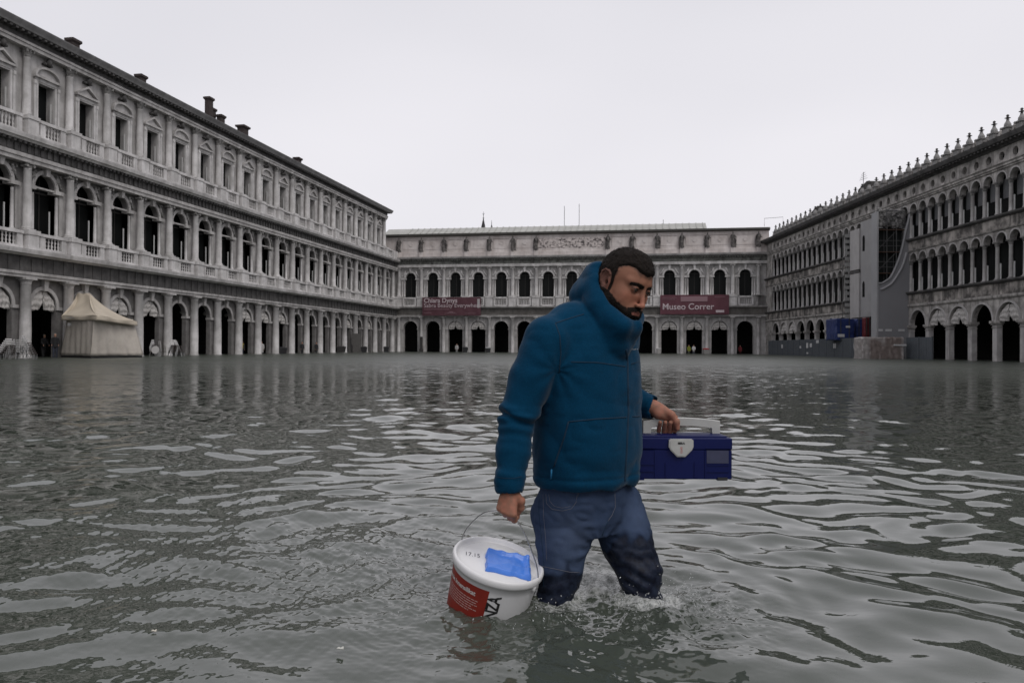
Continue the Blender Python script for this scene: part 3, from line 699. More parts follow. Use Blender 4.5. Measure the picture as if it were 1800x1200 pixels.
    e = MB(); e.box(-.6, XL0 + .5, .2, .8, 7.12, 8.3); e.box(-.6, XL0 + .5, .12, .72, 14.62, 15.94); e.build('corner_parapet', STONE_W, root)
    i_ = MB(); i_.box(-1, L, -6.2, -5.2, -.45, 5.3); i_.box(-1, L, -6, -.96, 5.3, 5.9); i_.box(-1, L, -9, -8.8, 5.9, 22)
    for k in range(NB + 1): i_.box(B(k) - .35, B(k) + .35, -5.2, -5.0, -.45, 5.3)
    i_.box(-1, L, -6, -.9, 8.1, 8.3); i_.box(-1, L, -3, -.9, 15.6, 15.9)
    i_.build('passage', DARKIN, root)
    l_ = MB()
    for k in range(NB):
        l_.lathe(B(k) + hb, -2.2, [(.03, 4.2), (.16, 4.1), (.2, 4.0), (.12, 3.85), (.03, 3.8)], 8)
    l_.build('lamps', mat('globe_lamp', (.35, .34, .32), rough=.4), root)
    # curtains drawn up in some of the ground floor arches (bay index counted from the near end)
    s = len([0])
    def bay_at(px):
        u = (px - 900) / F_PX; o_ = ML @ Vector((0, 0, 0)); d_ = ML.to_3x3() @ Vector((1, 0, 0)); t = (u * o_.y - o_.x) / (d_.x - u * d_.y)
        return round((t - XL0) / PIT - .5)
    for px, sg, lb in ((8, .5, 'white gathered curtain in the arch cut by the left edge of the photo'), (72, .5, 'white gathered curtain in the arch left of the beige market tent'),
                       (210, .5, 'white gathered curtain in the arch half hidden by the sloping tent roof'), (266, .45, 'white gathered curtain in the arch right of the beige market tent'),
                       (435, .35, 'pinkish ragged curtain in the arch behind the person in the yellow scarf'), (470, .35, 'pinkish ragged curtain in the arch next to the person in a white coat'),
                       (498, .3, 'greyish curtain scrap high in the arch two columns right of the white coat'),
                       (612, .3, 'greyish curtain scrap hanging in the seventh arch from the far left corner'), (650, .3, 'greyish curtain scrap hanging in the fourth arch from the far left corner')):
        curtain(ML, B(bay_at(px)) + hb, -.12, 3.5, 1.08, int(px), lb, 'gathered curtains in the left arcade', sg)
    return B, hb, bay_at
BL, HBL, bay_at_left = build_left()

# ------------------------------------------------------------------ the far building
MF = wall_matrix((37.65, 113.9), Vector((-56.15, 9.5, 0)).normalized())
LF, PF = 56.95, 3.695
def statue_mesh(seed):
    r_ = random.Random(seed); F = Field((-.6, -.45, -.05), (.6, .45, 2.15), .035)
    F.chain([(0, 0, 0), (.03, 0, .7), (0, 0, 1.05)], [.27, .22, .19], .06); F.chain([(0, 0, 1.05), (0.02, 0, 1.35), (0, 0, 1.6)], [.19, .2, .17], .06)
    F.cap((-.2, 0, 1.56), (.2, 0, 1.56), .09, k=.06); F.cap((0, 0, 1.6), (0, 0, 1.78), .07, k=.03); F.ell((0, .02, 1.88), (.1, .11, .14), k=.02)
    s = r_.choice((-1, 1))
    F.chain([(s * .22, 0, 1.54), (s * .33, .1, 1.25), (s * .16, .26, 1.22)], [.08, .065, .05], .03)
    F.chain([(-s * .22, 0, 1.54), (-s * .34, .02, 1.3), (-s * r_.choice((.5, .3, .2)), .18, r_.choice((1.6, 1.1, .95)))], [.08, .065, .045], .03)
    F.chain([(-s * .2, -.1, 1.5), (-s * .34, -.08, .9), (-s * .26, -.05, .1)], [.06, .1, .14], .05)
    F.warp(lambda x, y, z: .022 * np.sin(x * 34 + z * 5) * (z < 1.5) + .018 * vnoise(x * 11, y * 11, z * 6, seed), .08)
    return F.mesh(1)
def build_far():
    root = empty('museum_building'); root.matrix_world = MF
    tag(root, 'pale museum building closing the far end of the square with statues along its attic', 'building')
    XR = LF - .4 - PF * 15; B = lambda k: XR + PF * k; NBF = 15; L = LF
    w = MB()
    for k in range(NBF):
        x0, x1 = B(k), B(k + 1); c = (x0 + x1) / 2
        w.arch_wall(x0, x1, c, 1.18, -.45, 3.75, 5.55, 0, .9)
        w.arch_wall(x0, x1, c, .98, 8.7, 11.62, 13.45, 0, .5)
    w.quad((0, 0, -.45), (XR, 0, -.45), (XR, 0, 13.45), (0, 0, 13.45)); w.quad((B(15), 0, -.45), (L, 0, -.45), (L, 0, 13.45), (B(15), 0, 13.45))
    w.quad((0, 0, 5.5), (L, 0, 5.5), (L, 0, 8.7), (0, 0, 8.7)); w.quad((L, 0, -.45), (L + 2, 0, -.45), (L + 2, 0, 15.1), (L, 0, 15.1))
    w.build('wall', STONE, root)
    def bands(name, prof, mt, x1=.5): m = MB(); m.extx(prof, -.5, L + x1); return m.build(name, mt, root)
    bands('architrave', [(-.1, 5.55), (.5, 5.55), (.56, 5.85), (-.1, 5.85)], STONE)
    bands('frieze', [(.0, 5.85), (.44, 5.85), (.44, 6.9), (.0, 6.9)], mat('brownish_frieze', (.15, .14, .13), noise=.8, nscale=1.2, streak=.5, dark=(.06, .055, .05)))
    bands('cornice', [(-.1, 6.9), (.6, 6.9), (.85, 7.02), (.9, 7.2), (-.1, 7.2)], STONE)
    bands('architrave', [(-.1, 13.45), (.5, 13.45), (.56, 13.85), (-.1, 13.85)], STONE_W)
    fr = MB(); fr.extx([(-.1, 13.85), (.44, 13.85), (.44, 14.45), (-.1, 14.45)], -.4, L)
    for i in range(int(L / .4)): fr.box(i * .4, i * .4 + .2, .3, .8, 14.45, 14.72)
    r_ = random.Random(5)
    for i in range(150): x = r_.uniform(0, L); fr.box(x, x + .2, .44, .52, 13.95, 14.2 + r_.uniform(0, .2))
    fr.extx([(-.1, 14.45), (.34, 14.45), (.34, 14.72), (-.1, 14.72)], -.4, L)
    fr.build('frieze', mat('mossy_frieze', (.22, .225, .205), noise=.9, nscale=2.0, dark=(.05, .05, .045), bump=.8, bscale=10, bdist=.05), root)
    bands('cornice', [(-.1, 14.72), (.9, 14.72), (1.0, 14.85), (1.05, 15.05), (-.1, 15.1)], STONE)
    at_ = MB(); at_.extx([(-.5, 15.1), (.3, 15.1), (.3, 15.75), (.12, 15.8), (.02, 18.35), (-.5, 18.35)], -.4, L + 2.2)
    attic = at_.build('attic', PINK, root)
    for k in range(NBF):
        if k in (6, 7, 8): continue
        c = B(k) + PF / 2; m = MB()
        for (a, b, c0, d) in ((-1.3, 1.3, 17.85, 17.93), (-1.3, 1.3, 16.3, 16.36)): m.box(a, b, 0, .14, c0, d)
        for a in (-1.3, 1.24): m.box(a, a + .06, 0, .14, 16.3, 17.93)
        m.archivolt(0, .26, .09, 17.1, .02, .16); q = [( .3 * math.cos(t), 17.1 + .3 * math.sin(t)) for t in np.linspace(0, 2 * math.pi, 17)[:-1]]
        m.exty(q, .0, .14); o = m.build('panel', PINK, attic); o.location = (c, 0, 0)
    # the long relief over the middle bays
    F = Field((-5.6, -.1, -.05), (5.6, .35, 1.75), .07); r2 = random.Random(8)
    for i in range(150): F.ell((r2.uniform(-5.4, 5.4), .02, r2.uniform(.1, 1.6)), (r2.uniform(.08, .3), .12, r2.uniform(.06, .22)), k=.03)
    F.rbox((0, 0, .85), (5.4, .05, .8), np.eye(3), .02, .02); V, Fc = F.mesh(1); o = mesh_obj('relief', V, Fc, mat('spotted_relief_stone', (.5, .45, .43), noise=1.0, nscale=2.6, dark=(.07, .06, .06), mottle_lo=.5, mottle_hi=.62), attic, True); o.location = (B(7) + PF / 2, .06, 16.15)
    bands('cornice', [(-.5, 18.35), (.15, 18.35), (.55, 18.5), (.6, 18.7), (-.5, 18.75)], mat('eaves_stone', (.12, .115, .105), noise=.5), 2.2)
    rf = MB(); rf.extx([(.5, 18.76), (-2.2, 20.0), (-6, 20.2), (-6, 18.7)], 8.6, L + 2.2); rf.extx([(.5, 18.76), (-1.0, 19.0), (-6, 19.2), (-6, 18.7)], -.5, 8.6)
    for i in range(9, int(L / 1.0)): rf.extx([(.5, 18.77), (-2.2, 20.02), (-2.2, 20.1), (.5, 18.87)], i * 1.0, i * 1.0 + .10)
    roof = rf.build('roof', LEAD, root)
    # columns, upper and lower
    g, gc = column_mb(.27, -.45, 5.55, .5, .4, 14, ionic=False); u_, uc = column_mb(.27, 8.75, 13.45, .36, .5, 14)
    st = [statue_mesh(s) for s in (1, 4, 9)]; so = [None] * 3
    for k in range(16):
        x = B(k)
        if k == 0:
            c0 = g.build('column', STONE_W, root, True); gc.build('capital', STONE, c0); c0.location = (x, .28, 0)
            c1 = u_.build('column', STONE_W, root, True); uc.build('capital', STONE, c1); c1.location = (x, .30, 0)
            p0 = MB(); p0.box(-.3, .3, .1, .62, 15.1, 15.9); pd = p0.build('statue_pedestal', PINK, root); pd.location = (x, 0, 0)
        else:
            dup(c0, root, (x, .28, 0)); dup(c1, root, (x, .30, 0))
            if k not in (7, 8): dup(pd, root, (x, 0, 0))
        if k in (7, 8): continue
        i = (k * 2) % 3
        if so[i] is None: so[i] = mesh_obj('statue', st[i][0], st[i][1], mat('statue_stone', (.15, .138, .13), noise=.95, nscale=3, dark=(.02, .018, .018)), root, True); so[i].location = (x, .42, 15.88); so[i].scale = (1.18, 1.18, 1.16)
        else: dup(so[i], root, (x, .42, 15.88))
    t0 = MB(); t0.archivolt(0, 1.18, .26, 3.75, 0, .09); t0.tbox(0, .1, 4.9, 5.55, .12, .14, .2, .2)
    for s in (-1, 1): a, b = sorted((s * 1.12, s * 1.58)); t0.box(a, b, 0, .12, 3.52, 3.75); t0.box(*sorted((s * 1.18, s * 1.4)), -.9, .02, 3.52, 3.73)
    t1 = MB(); t1.archivolt(0, .82, .26, 11.82, 0, .10); t1.arch_wall(-1.0, 1.0, 0, .82, 11.6, 11.82, 13.3, -.01, .5); t1.tbox(0, .12, 12.6, 13.45, .12, .14, .2, .2)
    for s in (-1, 1): t1.box(*sorted((s * .78, s * 1.56)), -.4, .14, 11.5, 11.72)
    sc, _ = column_mb(.115, 8.75, 11.5, .18, .26, 10)
    cvm = carve(.5, .95, 2)
    wm = MB(); wm.box(-.98, .98, -.5, -.46, 12.05, 12.12); wm.box(-.03, .03, -.5, -.46, 8.7, 12.6)
    pn = MB(); pn.box(-.99, .99, -.56, -.52, 8.7, 12.7)
    hb = PF / 2; bal = balusters(-.78, .78, 7.45, 8.42, 6, .5, .07)
    ra = MB(); ra.box(-.95, .95, .32, .66, 7.2, 7.45); ra.box(-1.0, 1.0, .30, .68, 8.42, 8.66)
    for s in (-1, 1): ra.box(*sorted((s * .82, s * 1.12)), .34, .64, 7.3, 8.5)
    ra.box(1.28, 2 * hb - 1.28, .2, .74, 7.2, 8.5); ra.box(1.22, 2 * hb - 1.22, .16, .8, 8.5, 8.76); ra.box(1.0, 2 * hb - 1.0, .1, .4, 7.2, 8.6)
    first = {}
    def put(key, maker, x):
        if key not in first: first[key] = maker(); first[key].location = (x, 0, 0)
        else: dup(first[key], root, (x, 0, 0))
    def arch_mid():
        o = t1.build('arch_moulding', STONE_W, root)
        for s in (-1, 1):
            q = mesh_obj('spandrel_carving', cvm[0], cvm[1], STONE_W, o, True); q.location = (s * 1.15, .03, 11.95); q.scale = (-s, 1, 1)
        return o
    def win():
        o = wm.build('window', mat('dark_frame', (.03, .028, .027)), root); pn.build('pane', mat('museum_glass', (.014, .015, .015), rough=.7, spec=.1), o)
        for s in (-1, 1): q = sc.build('small_column', STONE_W, o, True); q.location = (s * 1.0, .06, 0); q2 = sc.build('small_column', STONE_W, o, True); q2.location = (s * 1.36, .06, 0)
        return o
    def bl(): o = ra.build('balustrade', STONE_W, root); bal.build('balusters', STONE_W, o, True); return o
    for k in range(NBF):
        c = B(k) + hb; put('a', lambda: t0.build('arch_moulding', STONE, root), c); put('b', arch_mid, c); put('w', win, c); put('l', bl, c)
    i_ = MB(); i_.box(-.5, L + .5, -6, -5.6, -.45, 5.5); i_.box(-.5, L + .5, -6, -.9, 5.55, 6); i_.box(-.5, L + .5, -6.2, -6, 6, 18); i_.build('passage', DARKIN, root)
    def lx(px):
        u = (px - 900) / F_PX; o_ = MF @ Vector((0, 0, 0)); d_ = MF.to_3x3() @ Vector((1, 0, 0)); return (u * o_.y - o_.x) / (d_.x - u * d_.y)
    for px, lb in ((800, 'pale curtain in the third arch from the far left corner under the purple banner'), (838, 'pale curtain in the arch under the right end of the left banner'),
                   (1174, 'pale curtain in the arch under the left end of the museum banner'), (1217, 'pale curtain in the arch above the person in the yellow vest'), (1262, 'pale short curtain in the arch under the right end of the museum banner'),
                   ):
        k = round((lx(px) - XR) / PF - .5); curtain(MF, B(k) + hb, -.12, 3.75, 1.12, int(px), lb, 'gathered curtains in the far arcade', .28)
    # banners hung over the balustrade
    def banner(px0, px1, z0, z1, label, name):
        a, b = lx(px1), lx(px0); root2 = empty('banner'); root2.matrix_world = MF @ Matrix.Translation(((a + b) / 2, .95, z0))
        tag(root2, label, 'banner'); wd = b - a; h = z1 - z0
        nx, nzz = 40, 12; V = []; Fq = []
        for s, yy in ((0, 0.0), (1, .03)):
            for i in range(nx + 1):
                for j in range(nzz + 1):
                    V.append((-wd / 2 + wd * i / nx, yy + .025 * math.sin(i * .9) * math.sin(j * .5), h * j / nzz))
        n1 = (nx + 1) * (nzz + 1)
        for s in (0, 1):
            for i in range(nx):
                for j in range(nzz):
                    q = [s * n1 + i * (nzz + 1) + j, s * n1 + (i + 1) * (nzz + 1) + j, s * n1 + (i + 1) * (nzz + 1) + j + 1, s * n1 + i * (nzz + 1) + j + 1]
                    Fq.append(tuple(q if s else q[::-1]))
        mesh_obj('cloth', V, Fq, mat(name, (.115, .035, .050) if 'museum' in name else (.095, .034, .046), rough=.7, noise=.3, nscale=.8), root2)
        return root2, wd, h
    def put_text(root2, body, size, x, z, bold, mt, name='lettering'):
        V, P = text_mesh(body, size, bold); V2 = np.stack([x - V[:, 0], np.full(len(V), .085), z + V[:, 1]], 1)   # mirrored: the wall's x runs right to left
        mesh_obj(name, V2, [p[::-1] for p in P], mt, root2)
    LET = mat('lettering_white', (.50, .42, .44), rough=.7); FAINT = mat('lettering_faint', (.25, .15, .17), rough=.7)
    b1, wd, h = banner(745, 847, 5.75, 8.62, 'faded purple exhibition banner hung on the balustrade at the left', 'banner_cloth')
    put_text(b1, 'Chiara Dynys', 1.0, wd / 2 - .25, 2.05, .018, LET); put_text(b1, 'Sabra Beauty Everywhere', .90, wd / 2 - .25, 1.30, .0, LET)
    q = MB(); q.box(-wd / 2 + .15, -wd / 2 + .55, .05, .08, 1.2, 2.6); q.build('logo_panel', mat('banner_white', (.4, .38, .38)), b1)
    q = MB(); q.box(wd / 2 - 4.4, wd / 2 - .3, .06, .085, .95, 1.03); q.box(wd / 2 - 1.5, wd / 2 - .3, .06, .085, .35, .42); q.box(-wd / 2 + .8, -wd / 2 + 2.6, .06, .085, .3, .36)
    q.box(-.9, 1.1, .06, .085, .3, .36); q.box(-.6, .6, .06, .085, .42, .5); q.box(-.3, .3, .06, .085, .54, .62); q.build('small_print', FAINT, b1)
    b2, wd, h = banner(1160, 1280, 5.9, 8.8, 'dark red banner with large white museum lettering on the balustrade', 'museum_banner_cloth')
    put_text(b2, 'Museo Correr', 1.28, wd / 2 - .3, .72, .016, LET)
    q = MB(); q.box(wd / 2 - 2.4, wd / 2 - .3, .06, .085, 2.45, 2.5); q.box(wd / 2 - 2.2, wd / 2 - .3, .06, .085, 2.2, 2.25); q.box(-1.9, 2.0, .055, .08, 1.9, 2.65); q.box(-wd / 2 + .6, -wd / 2 + 2.1, .06, .085, 2.5, 2.55); q.build('small_print', FAINT, b2)
    q = MB(); q.box(-wd / 2 + .7, -wd / 2 + 1.9, .06, .085, .25, .62); q.build('logo_panel', LET, b2)
    return lx, B, hb, XR
lx_far, BF, HBF, XRF = build_far()

# ------------------------------------------------------------------ the right building
DR = Vector((.0111, .99994, 0)).normalized(); MR = wall_matrix((36.84, 40), DR)
def build_right():
    root = empty('gothic_arcade_building'); root.matrix_world = MR
    tag(root, 'dark weathered three storey building on the right with round windows and a row of pinnacles', 'building')
    L = 73.9; PA = 3.26; x00 = 25.45 - 7 * PA; n = 21; PB = PA / 2; B = lambda k: x00 + PA * k; W = lambda k: x00 + PB * k; NW = 2 * n
    w = MB()
    for k in range(n): x0, x1 = B(k), B(k + 1); w.arch_wall(x0, x1, (x0 + x1) / 2, 1.36, -.45, 3.1, 4.8, 0, .40, n=16)
    for k in range(NW):
        x0, x1 = W(k), W(k + 1); c = (x0 + x1) / 2
        w.arch_wall(x0, x1, c, .63, 9.12, 9.14, 9.95, 0, .5, n=12)
        w.arch_wall(x0, x1, c, .63, 13.70, 13.72, 14.55, 0, .5, n=12)
        # wall with the round holes
        cz, r = 15.55, .33; N = 16
        P = [(c + r * math.cos(2 * math.pi * i / N), cz + r * math.sin(2 * math.pi * i / N)) for i in range(N)]
        def outer(a):
            dx, dz = math.cos(a), math.sin(a); s = min((PB / 2) / max(abs(dx), 1e-6), (0.62) / max(abs(dz), 1e-6)); return (c + dx * s, cz + dz * s)
        A = [2 * math.pi * i / N for i in range(N)]; ca = math.atan2(.62, PB / 2)
        full = sorted(set(A + [ca, math.pi - ca, math.pi + ca, 2 * math.pi - ca]))
        for i in range(len(full)):
            a, b = full[i], full[(i + 1) % len(full)]; pa = (c + r * math.cos(a), cz + r * math.sin(a)); pb = (c + r * math.cos(b), cz + r * math.sin(b)); oa, ob = outer(a), outer(b)
            w.quad((pa[0], 0, pa[1]), (pb[0], 0, pb[1]), (ob[0], 0, ob[1]), (oa[0], 0, oa[1]))
            w.quad((pa[0], 0, pa[1]), (pa[0], -.3, pa[1]), (pb[0], -.3, pb[1]), (pb[0], 0, pb[1]))
    w.quad((0, 0, 4.8), (L, 0, 4.8), (L, 0, 6.0), (0, 0, 6.0)); xe = B(n)
    for a, b in ((xe, L),):
        w.quad((a, 0, -.45), (b, 0, -.45), (b, 0, 4.8), (a, 0, 4.8)); w.quad((a, 0, 6), (b, 0, 6), (b, 0, 10.0), (a, 0, 10.0)); w.quad((a, 0, 10.95), (b, 0, 10.95), (b, 0, 16.2), (a, 0, 16.2))
    XN = x00 - PA * 14; w.box(-110, XN, -9, 0, -.45, 17)
    for k in range(-14, 0):                          # plainer bays on past the camera
        x0, x1 = B(k), B(k + 1); w.arch_wall(x0, x1, (x0 + x1) / 2, 1.36, -.45, 3.1, 4.8, 0, .4)
    for k in range(-28, 0):
        x0, x1 = W(k), W(k + 1); c = (x0 + x1) / 2; w.arch_wall(x0, x1, c, .63, 6.1, 9.14, 9.95, 0, .4, n=10); w.arch_wall(x0, x1, c, .63, 11.1, 13.72, 14.55, 0, .4, n=10); w.quad((x0, 0, 14.55), (x1, 0, 14.55), (x1, 0, 16.3), (x0, 0, 16.3))
        w.lathe(x0, .07, [(.3, 16.8), (.3, 17.4), (.36, 17.42), (.36, 17.5), (.25, 17.52), (.24, 17.75), (.1, 18.0), (.08, 18.1), (.2, 18.18), (.08, 18.25), (.1, 18.35), (.03, 18.4)], 8)
    w.quad((XN, 0, 4.8), (x00, 0, 4.8), (x00, 0, 6.0), (XN, 0, 6.0)); w.quad((XN, 0, 9.95), (x00, 0, 9.95), (x00, 0, 11.1), (XN, 0, 11.1))
    wk = MB(); wk.box(XN, 0, -1.2, -1.0, 5.2, 16.3); wk.box(XN, 0, -6.2, -5.6, -.45, 4.8); wk.box(XN, 0, -6, -.5, 4.8, 5.1); wk.build('passage', DARKIN, root)
    w.build('wall', GREYST, root)
    ap = MB(); ap.box(-43, L, -.3, .04, 5.05, 5.95); ap.box(-43, L, -.3, .04, 10.05, 10.9); ap.build('apron', APRON, root)
    def bands(name, prof, mt): m = MB(); m.extx(prof, -43, L + .3); return m.build(name, mt, root)
    bands('string_course', [(-.1, 4.8), (.1, 4.8), (.16, 4.9), (.16, 5.05), (-.1, 5.05)], GREYST)
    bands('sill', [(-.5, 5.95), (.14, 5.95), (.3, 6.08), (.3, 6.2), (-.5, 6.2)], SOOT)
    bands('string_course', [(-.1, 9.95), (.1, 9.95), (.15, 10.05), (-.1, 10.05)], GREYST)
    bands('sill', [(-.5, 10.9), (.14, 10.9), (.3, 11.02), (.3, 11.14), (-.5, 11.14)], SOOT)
    bands('string_course', [(-.1, 14.55), (.12, 14.55), (.12, 14.68), (.22, 14.7), (.22, 14.84), (.32, 14.93), (-.1, 14.93)], GREYST)
    fr = MB(); fr.extx([(-.3, 16.17), (.12, 16.17), (.25, 16.35), (.72, 16.45), (.8, 16.62), (.86, 16.78), (-.3, 16.8)], -43, L + .3)
    for i in range(int(L / .5)): fr.box(i * .5, i * .5 + .22, .1, .62, 16.3, 16.47)
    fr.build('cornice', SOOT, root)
    rf = MB(); rf.extx([(.3, 16.8), (-6, 17.8), (-9, 17.2), (-9, 16.6), (-.3, 16.7)], -43, L); roof = rf.build('roof', mat('terracotta_roof', (.10, .06, .05), noise=.5, nscale=1.5), root)
    for zc, wd, zz in ((83.5, 2.2, 18.9), (97.5, 2.4, 18.75)):
        m = MB(); m.exty([(zc - 40 - wd, 17.2), (zc - 40 + wd, 17.2), (zc - 40 + wd, zz - .3), (zc - 40, zz + .25), (zc - 40 - wd, zz - .3)], -3.2, -1.2); m.build('dormer', ROOFD, roof)
    # ground piers and their capitals
    pc = MB(); pc.box(-.36, .36, -.44, .10, 2.78, 2.9); pc.box(-.44, .44, -.50, .18, 2.9, 3.1); pc.box(-.31, .31, -.42, .06, 2.55, 2.63)
    pr = MB(); pr.box(-.274, .274, -.405, .018, -.45, 2.78)
    av = MB(); av.archivolt(0, 1.36, .15, 3.1, 0, .07, 18)
    f1 = f2 = None
    for k in range(n + 1):
        if k == 0: f1 = pr.build('pier', STONE, root); pc.build('capital', GREYST, f1); f1.location = (B(0), 0, 0)
        else: dup(f1, root, (B(k), 0, 0))
        if k < n:
            c = B(k) + PA / 2
            if f2 is None: f2 = av.build('arch_moulding', STONE, root); f2.location = (c, 0, 0)
            else: dup(f2, root, (c, 0, 0))
    # window columns and their arches
    def wcol(z0, z1):
        m = MB(); m.box(-.2, .2, -.2, .2, z0, z0 + .08); m.lathe(0, 0, [(.19, z0 + .08), (.2, z0 + .15), (.155, z0 + .22), (.15, z0 + 1), (.135, z1 - .45), (.15, z1 - .43), (.135, z1 - .4)], 12)
        c = MB(); c.lathe(0, 0, [(.14, z1 - .4), (.2, z1 - .28), (.16, z1 - .25), (.24, z1 - .1)], 8); c.box(-.25, .25, -.25, .25, z1 - .1, z1); return m, c
    for z0, z1 in ((6.2, 9.14), (11.14, 13.72)):
        m, c = wcol(z0, z1); av2 = MB(); av2.archivolt(0, .63, .11, z1, 0, .05, 12)
        hi = z0 > 10
        fw = MB(); fw.box(-.04, .04, -.9, -.84, z0, z1 + .6); fw.box(-.7, .7, -.9, -.84, z1 - .05, z1 + .03)
        pn = MB(); pn.box(-.80, .80, -.96, -.92, z0, z1 + .7); po = MB(); po.box(.26, .34, -.16, -.08, z0, z0 + 1.25)  # po: pale strip standing in for the reflection beside each column
        bl = MB(); bl.box(.0, .72, -.62, -.58, z0 + 1.3, z1 + .2)
        q = a2 = wo_ = wb = None
        for k in range(NW + 1):
            if k == 0: q = m.build('column', STONE, root, True); c.build('capital', CAPST, q); q.location = (W(0), -.2, 0)
            else: dup(q, root, (W(k), -.2, 0))
            if k < NW:
                c_ = W(k) + PB / 2
                if wo_ is None:
                    wo_ = fw.build('window', mat('dark_frame', (.03, .028, .027)), root); pn.build('pane', GLASS, wo_); po.build('reflection_post', PALE, wo_); av2.build('arch_moulding', STONE, wo_)
                    if hi: bl.build('blind', GCURT, wo_)
                    wo_.location = (c_, 0, 0)
                else: dup(wo_, root, (c_, 0, 0))
    # round window panes, pinnacles on the parapet
    rp = MB(); rp.box(0, L, -.34, -.3, 15.1, 16.0); rp.build('round_window_glass', GLASS, root)
    par = MB(); par.box(-.34, .34, -.16, .30, 17.0, 17.62); par.box(-.44, .44, -.26, .40, 17.62, 17.72); par.lathe(0, .07, [(.23, 17.72), (.26, 17.82), (.24, 17.94), (.12, 18.16), (.10, 18.23), (.13, 18.25)], 10)
    par2 = MB(); par2.lathe(0, .07, [(.09, 18.25), (.08, 18.33), (.22, 18.39), (.09, 18.44), (.07, 18.50), (.12, 18.56), (.07, 18.63), (.03, 18.66)], 8)
    sm = MB(); sm.box(-.46, .46, -.02, .14, 17.0, 17.12); sm.box(-.46, .46, -.02, .14, 17.36, 17.46); sm.box(-.1, .1, -.04, .2, 17.1, 17.5); sm.lathe(-.28, .06, [(.07, 17.1), (.1, 17.25), (.06, 17.37)], 6); sm.lathe(.28, .06, [(.07, 17.1), (.1, 17.25), (.06, 17.37)], 6)
    sm.lathe(0, .07, [(.1, 17.46), (.13, 17.6), (.06, 17.74), (.09, 17.8), (.03, 17.9)], 6)
    a = b = None; DKS = mat('dark_pinnacle_stone', (.27, .265, .26), noise=.6, nscale=4)
    for k in range(NW):
        if a is None: a = par.build('pinnacle', DKS, root); par2.build('finial', SOOT, a); a.location = (W(k), 0, -.2)
        else: dup(a, root, (W(k), 0, -.2))
        if b is None: b = sm.build('parapet_rail', GREYST, root); b.location = (W(k) + PB / 2, 0, -.2)
        else: dup(b, root, (W(k) + PB / 2, 0, -.2))
    i_ = MB(); i_.box(0, L, -6.2, -5.6, -.45, 4.8); i_.box(0, L, -6, -.96, 4.8, 5.1); i_.box(0, L, -3, -.5, 5.9, 6.0); i_.box(0, L, -3, -.5, 10.7, 10.9); i_.box(0, L, -9, -8.8, 5, 16.9); i_.box(0, L, -1.3, -1.0, 6, 16.9); i_.box(L - .2, L + 1.5, -9, -.02, -.45, 16.9)
    i_.build('passage', DARKIN, root)
    def lx(px, y=0):
        u = (px - 900) / F_PX; o_ = MR @ Vector((0, y, 0)); d_ = DR; return (u * o_.y - o_.x) / (d_.x - u * d_.y)
    for px, lb, sg in ((1650, 'torn white curtain in the first arch right of the shrouded scaffold', .22), (1684, 'torn white curtain in the second arch right of the shrouded scaffold', .2),
                       (1772, 'torn white curtain in the rightmost ground floor arch of the photo', .18), (1376, 'small pale curtain in a far arch of the right building near the corner', .4), (1390, 'small pale curtain beside the far corner arch of the right building', .4)):
        k = round((lx(px) - x00) / PA - .5); curtain(MR, B(k) + PA / 2, -.15, 3.1, 1.22, int(px), lb, 'torn curtains in the right arcade', sg)
    return lx, B
lx_right, BR = build_right()
# ------------------------------------------------------------------ the wading man
from mathutils.bvhtree import BVHTree
def bvh_of(V, F): return BVHTree.FromPolygons([tuple(v) for v in V], [tuple(int(i) for i in f) for f in F])
CAMP = Vector((0, 0, CAM_H))
def on_surface(bvh, px, py, lift=0.0):
    d = (Vector(at(px, py, 3.0)) - CAMP).normalized(); h = bvh.ray_cast(CAMP, d)
    return None if h[0] is None else np.array(h[0] + h[1] * lift)
def polyline(bvh, pts, lift, step=6):
    out = []
    for (a, b), (c, d) in zip(pts[:-1], pts[1:]):
        n = max(1, int(math.hypot(c - a, d - b) / step))
        for i in range(n):
            p = on_surface(bvh, a + (c - a) * i / n, b + (d - b) * i / n, lift)
            if p is not None: out.append(p)
    p = on_surface(bvh, *pts[-1], lift)
    if p is not None: out.append(p)
    return out

JACK = mat('blue_fleece', (0.0028, 0.041, 0.090), rough=0.95, spec=0.05, noise=0.45, nscale=130, dark=(0.0017, 0.026, 0.058), bump=0.8, bscale=240, bdist=0.0016, sheen=0.12, detail=3)
JSEAM = mat('dark_blue_seam', (0.002, 0.022, 0.050), rough=0.9)
JTRIM = mat('blue_trim', (0.01, 0.15, 0.32), rough=0.7)
SKIN = mat('skin', (0.42, 0.2, 0.13), rough=0.6, spec=.28, attr='Col', noise=0.22, nscale=45, bump=0.6, bscale=240, bdist=0.0012)
HAIRM = mat('dark_hair', (0.010, 0.008, 0.007), rough=0.75, spec=0.12, noise=0.5, nscale=220, dark=(0.03, 0.022, 0.018), bump=1.0, bscale=330, bdist=0.003)
EYEM = mat('eye', (0.3, 0.28, 0.27), rough=0.15, attr='Col')
DENIM = mat('denim', (0.1, 0.14, 0.24), rough=0.85, spec=.10, attr='Col', noise=0.35, nscale=34, bump=0.7, bscale=260, bdist=0.0016)
THREAD = mat('pale_thread', (0.10, 0.105, 0.13), rough=0.8)
MB_F = np.array((.77, -.64, 0)); MB_F /= np.linalg.norm(MB_F); MB_R = np.array((MB_F[1], -MB_F[0], 0))   # facing; his right hand side

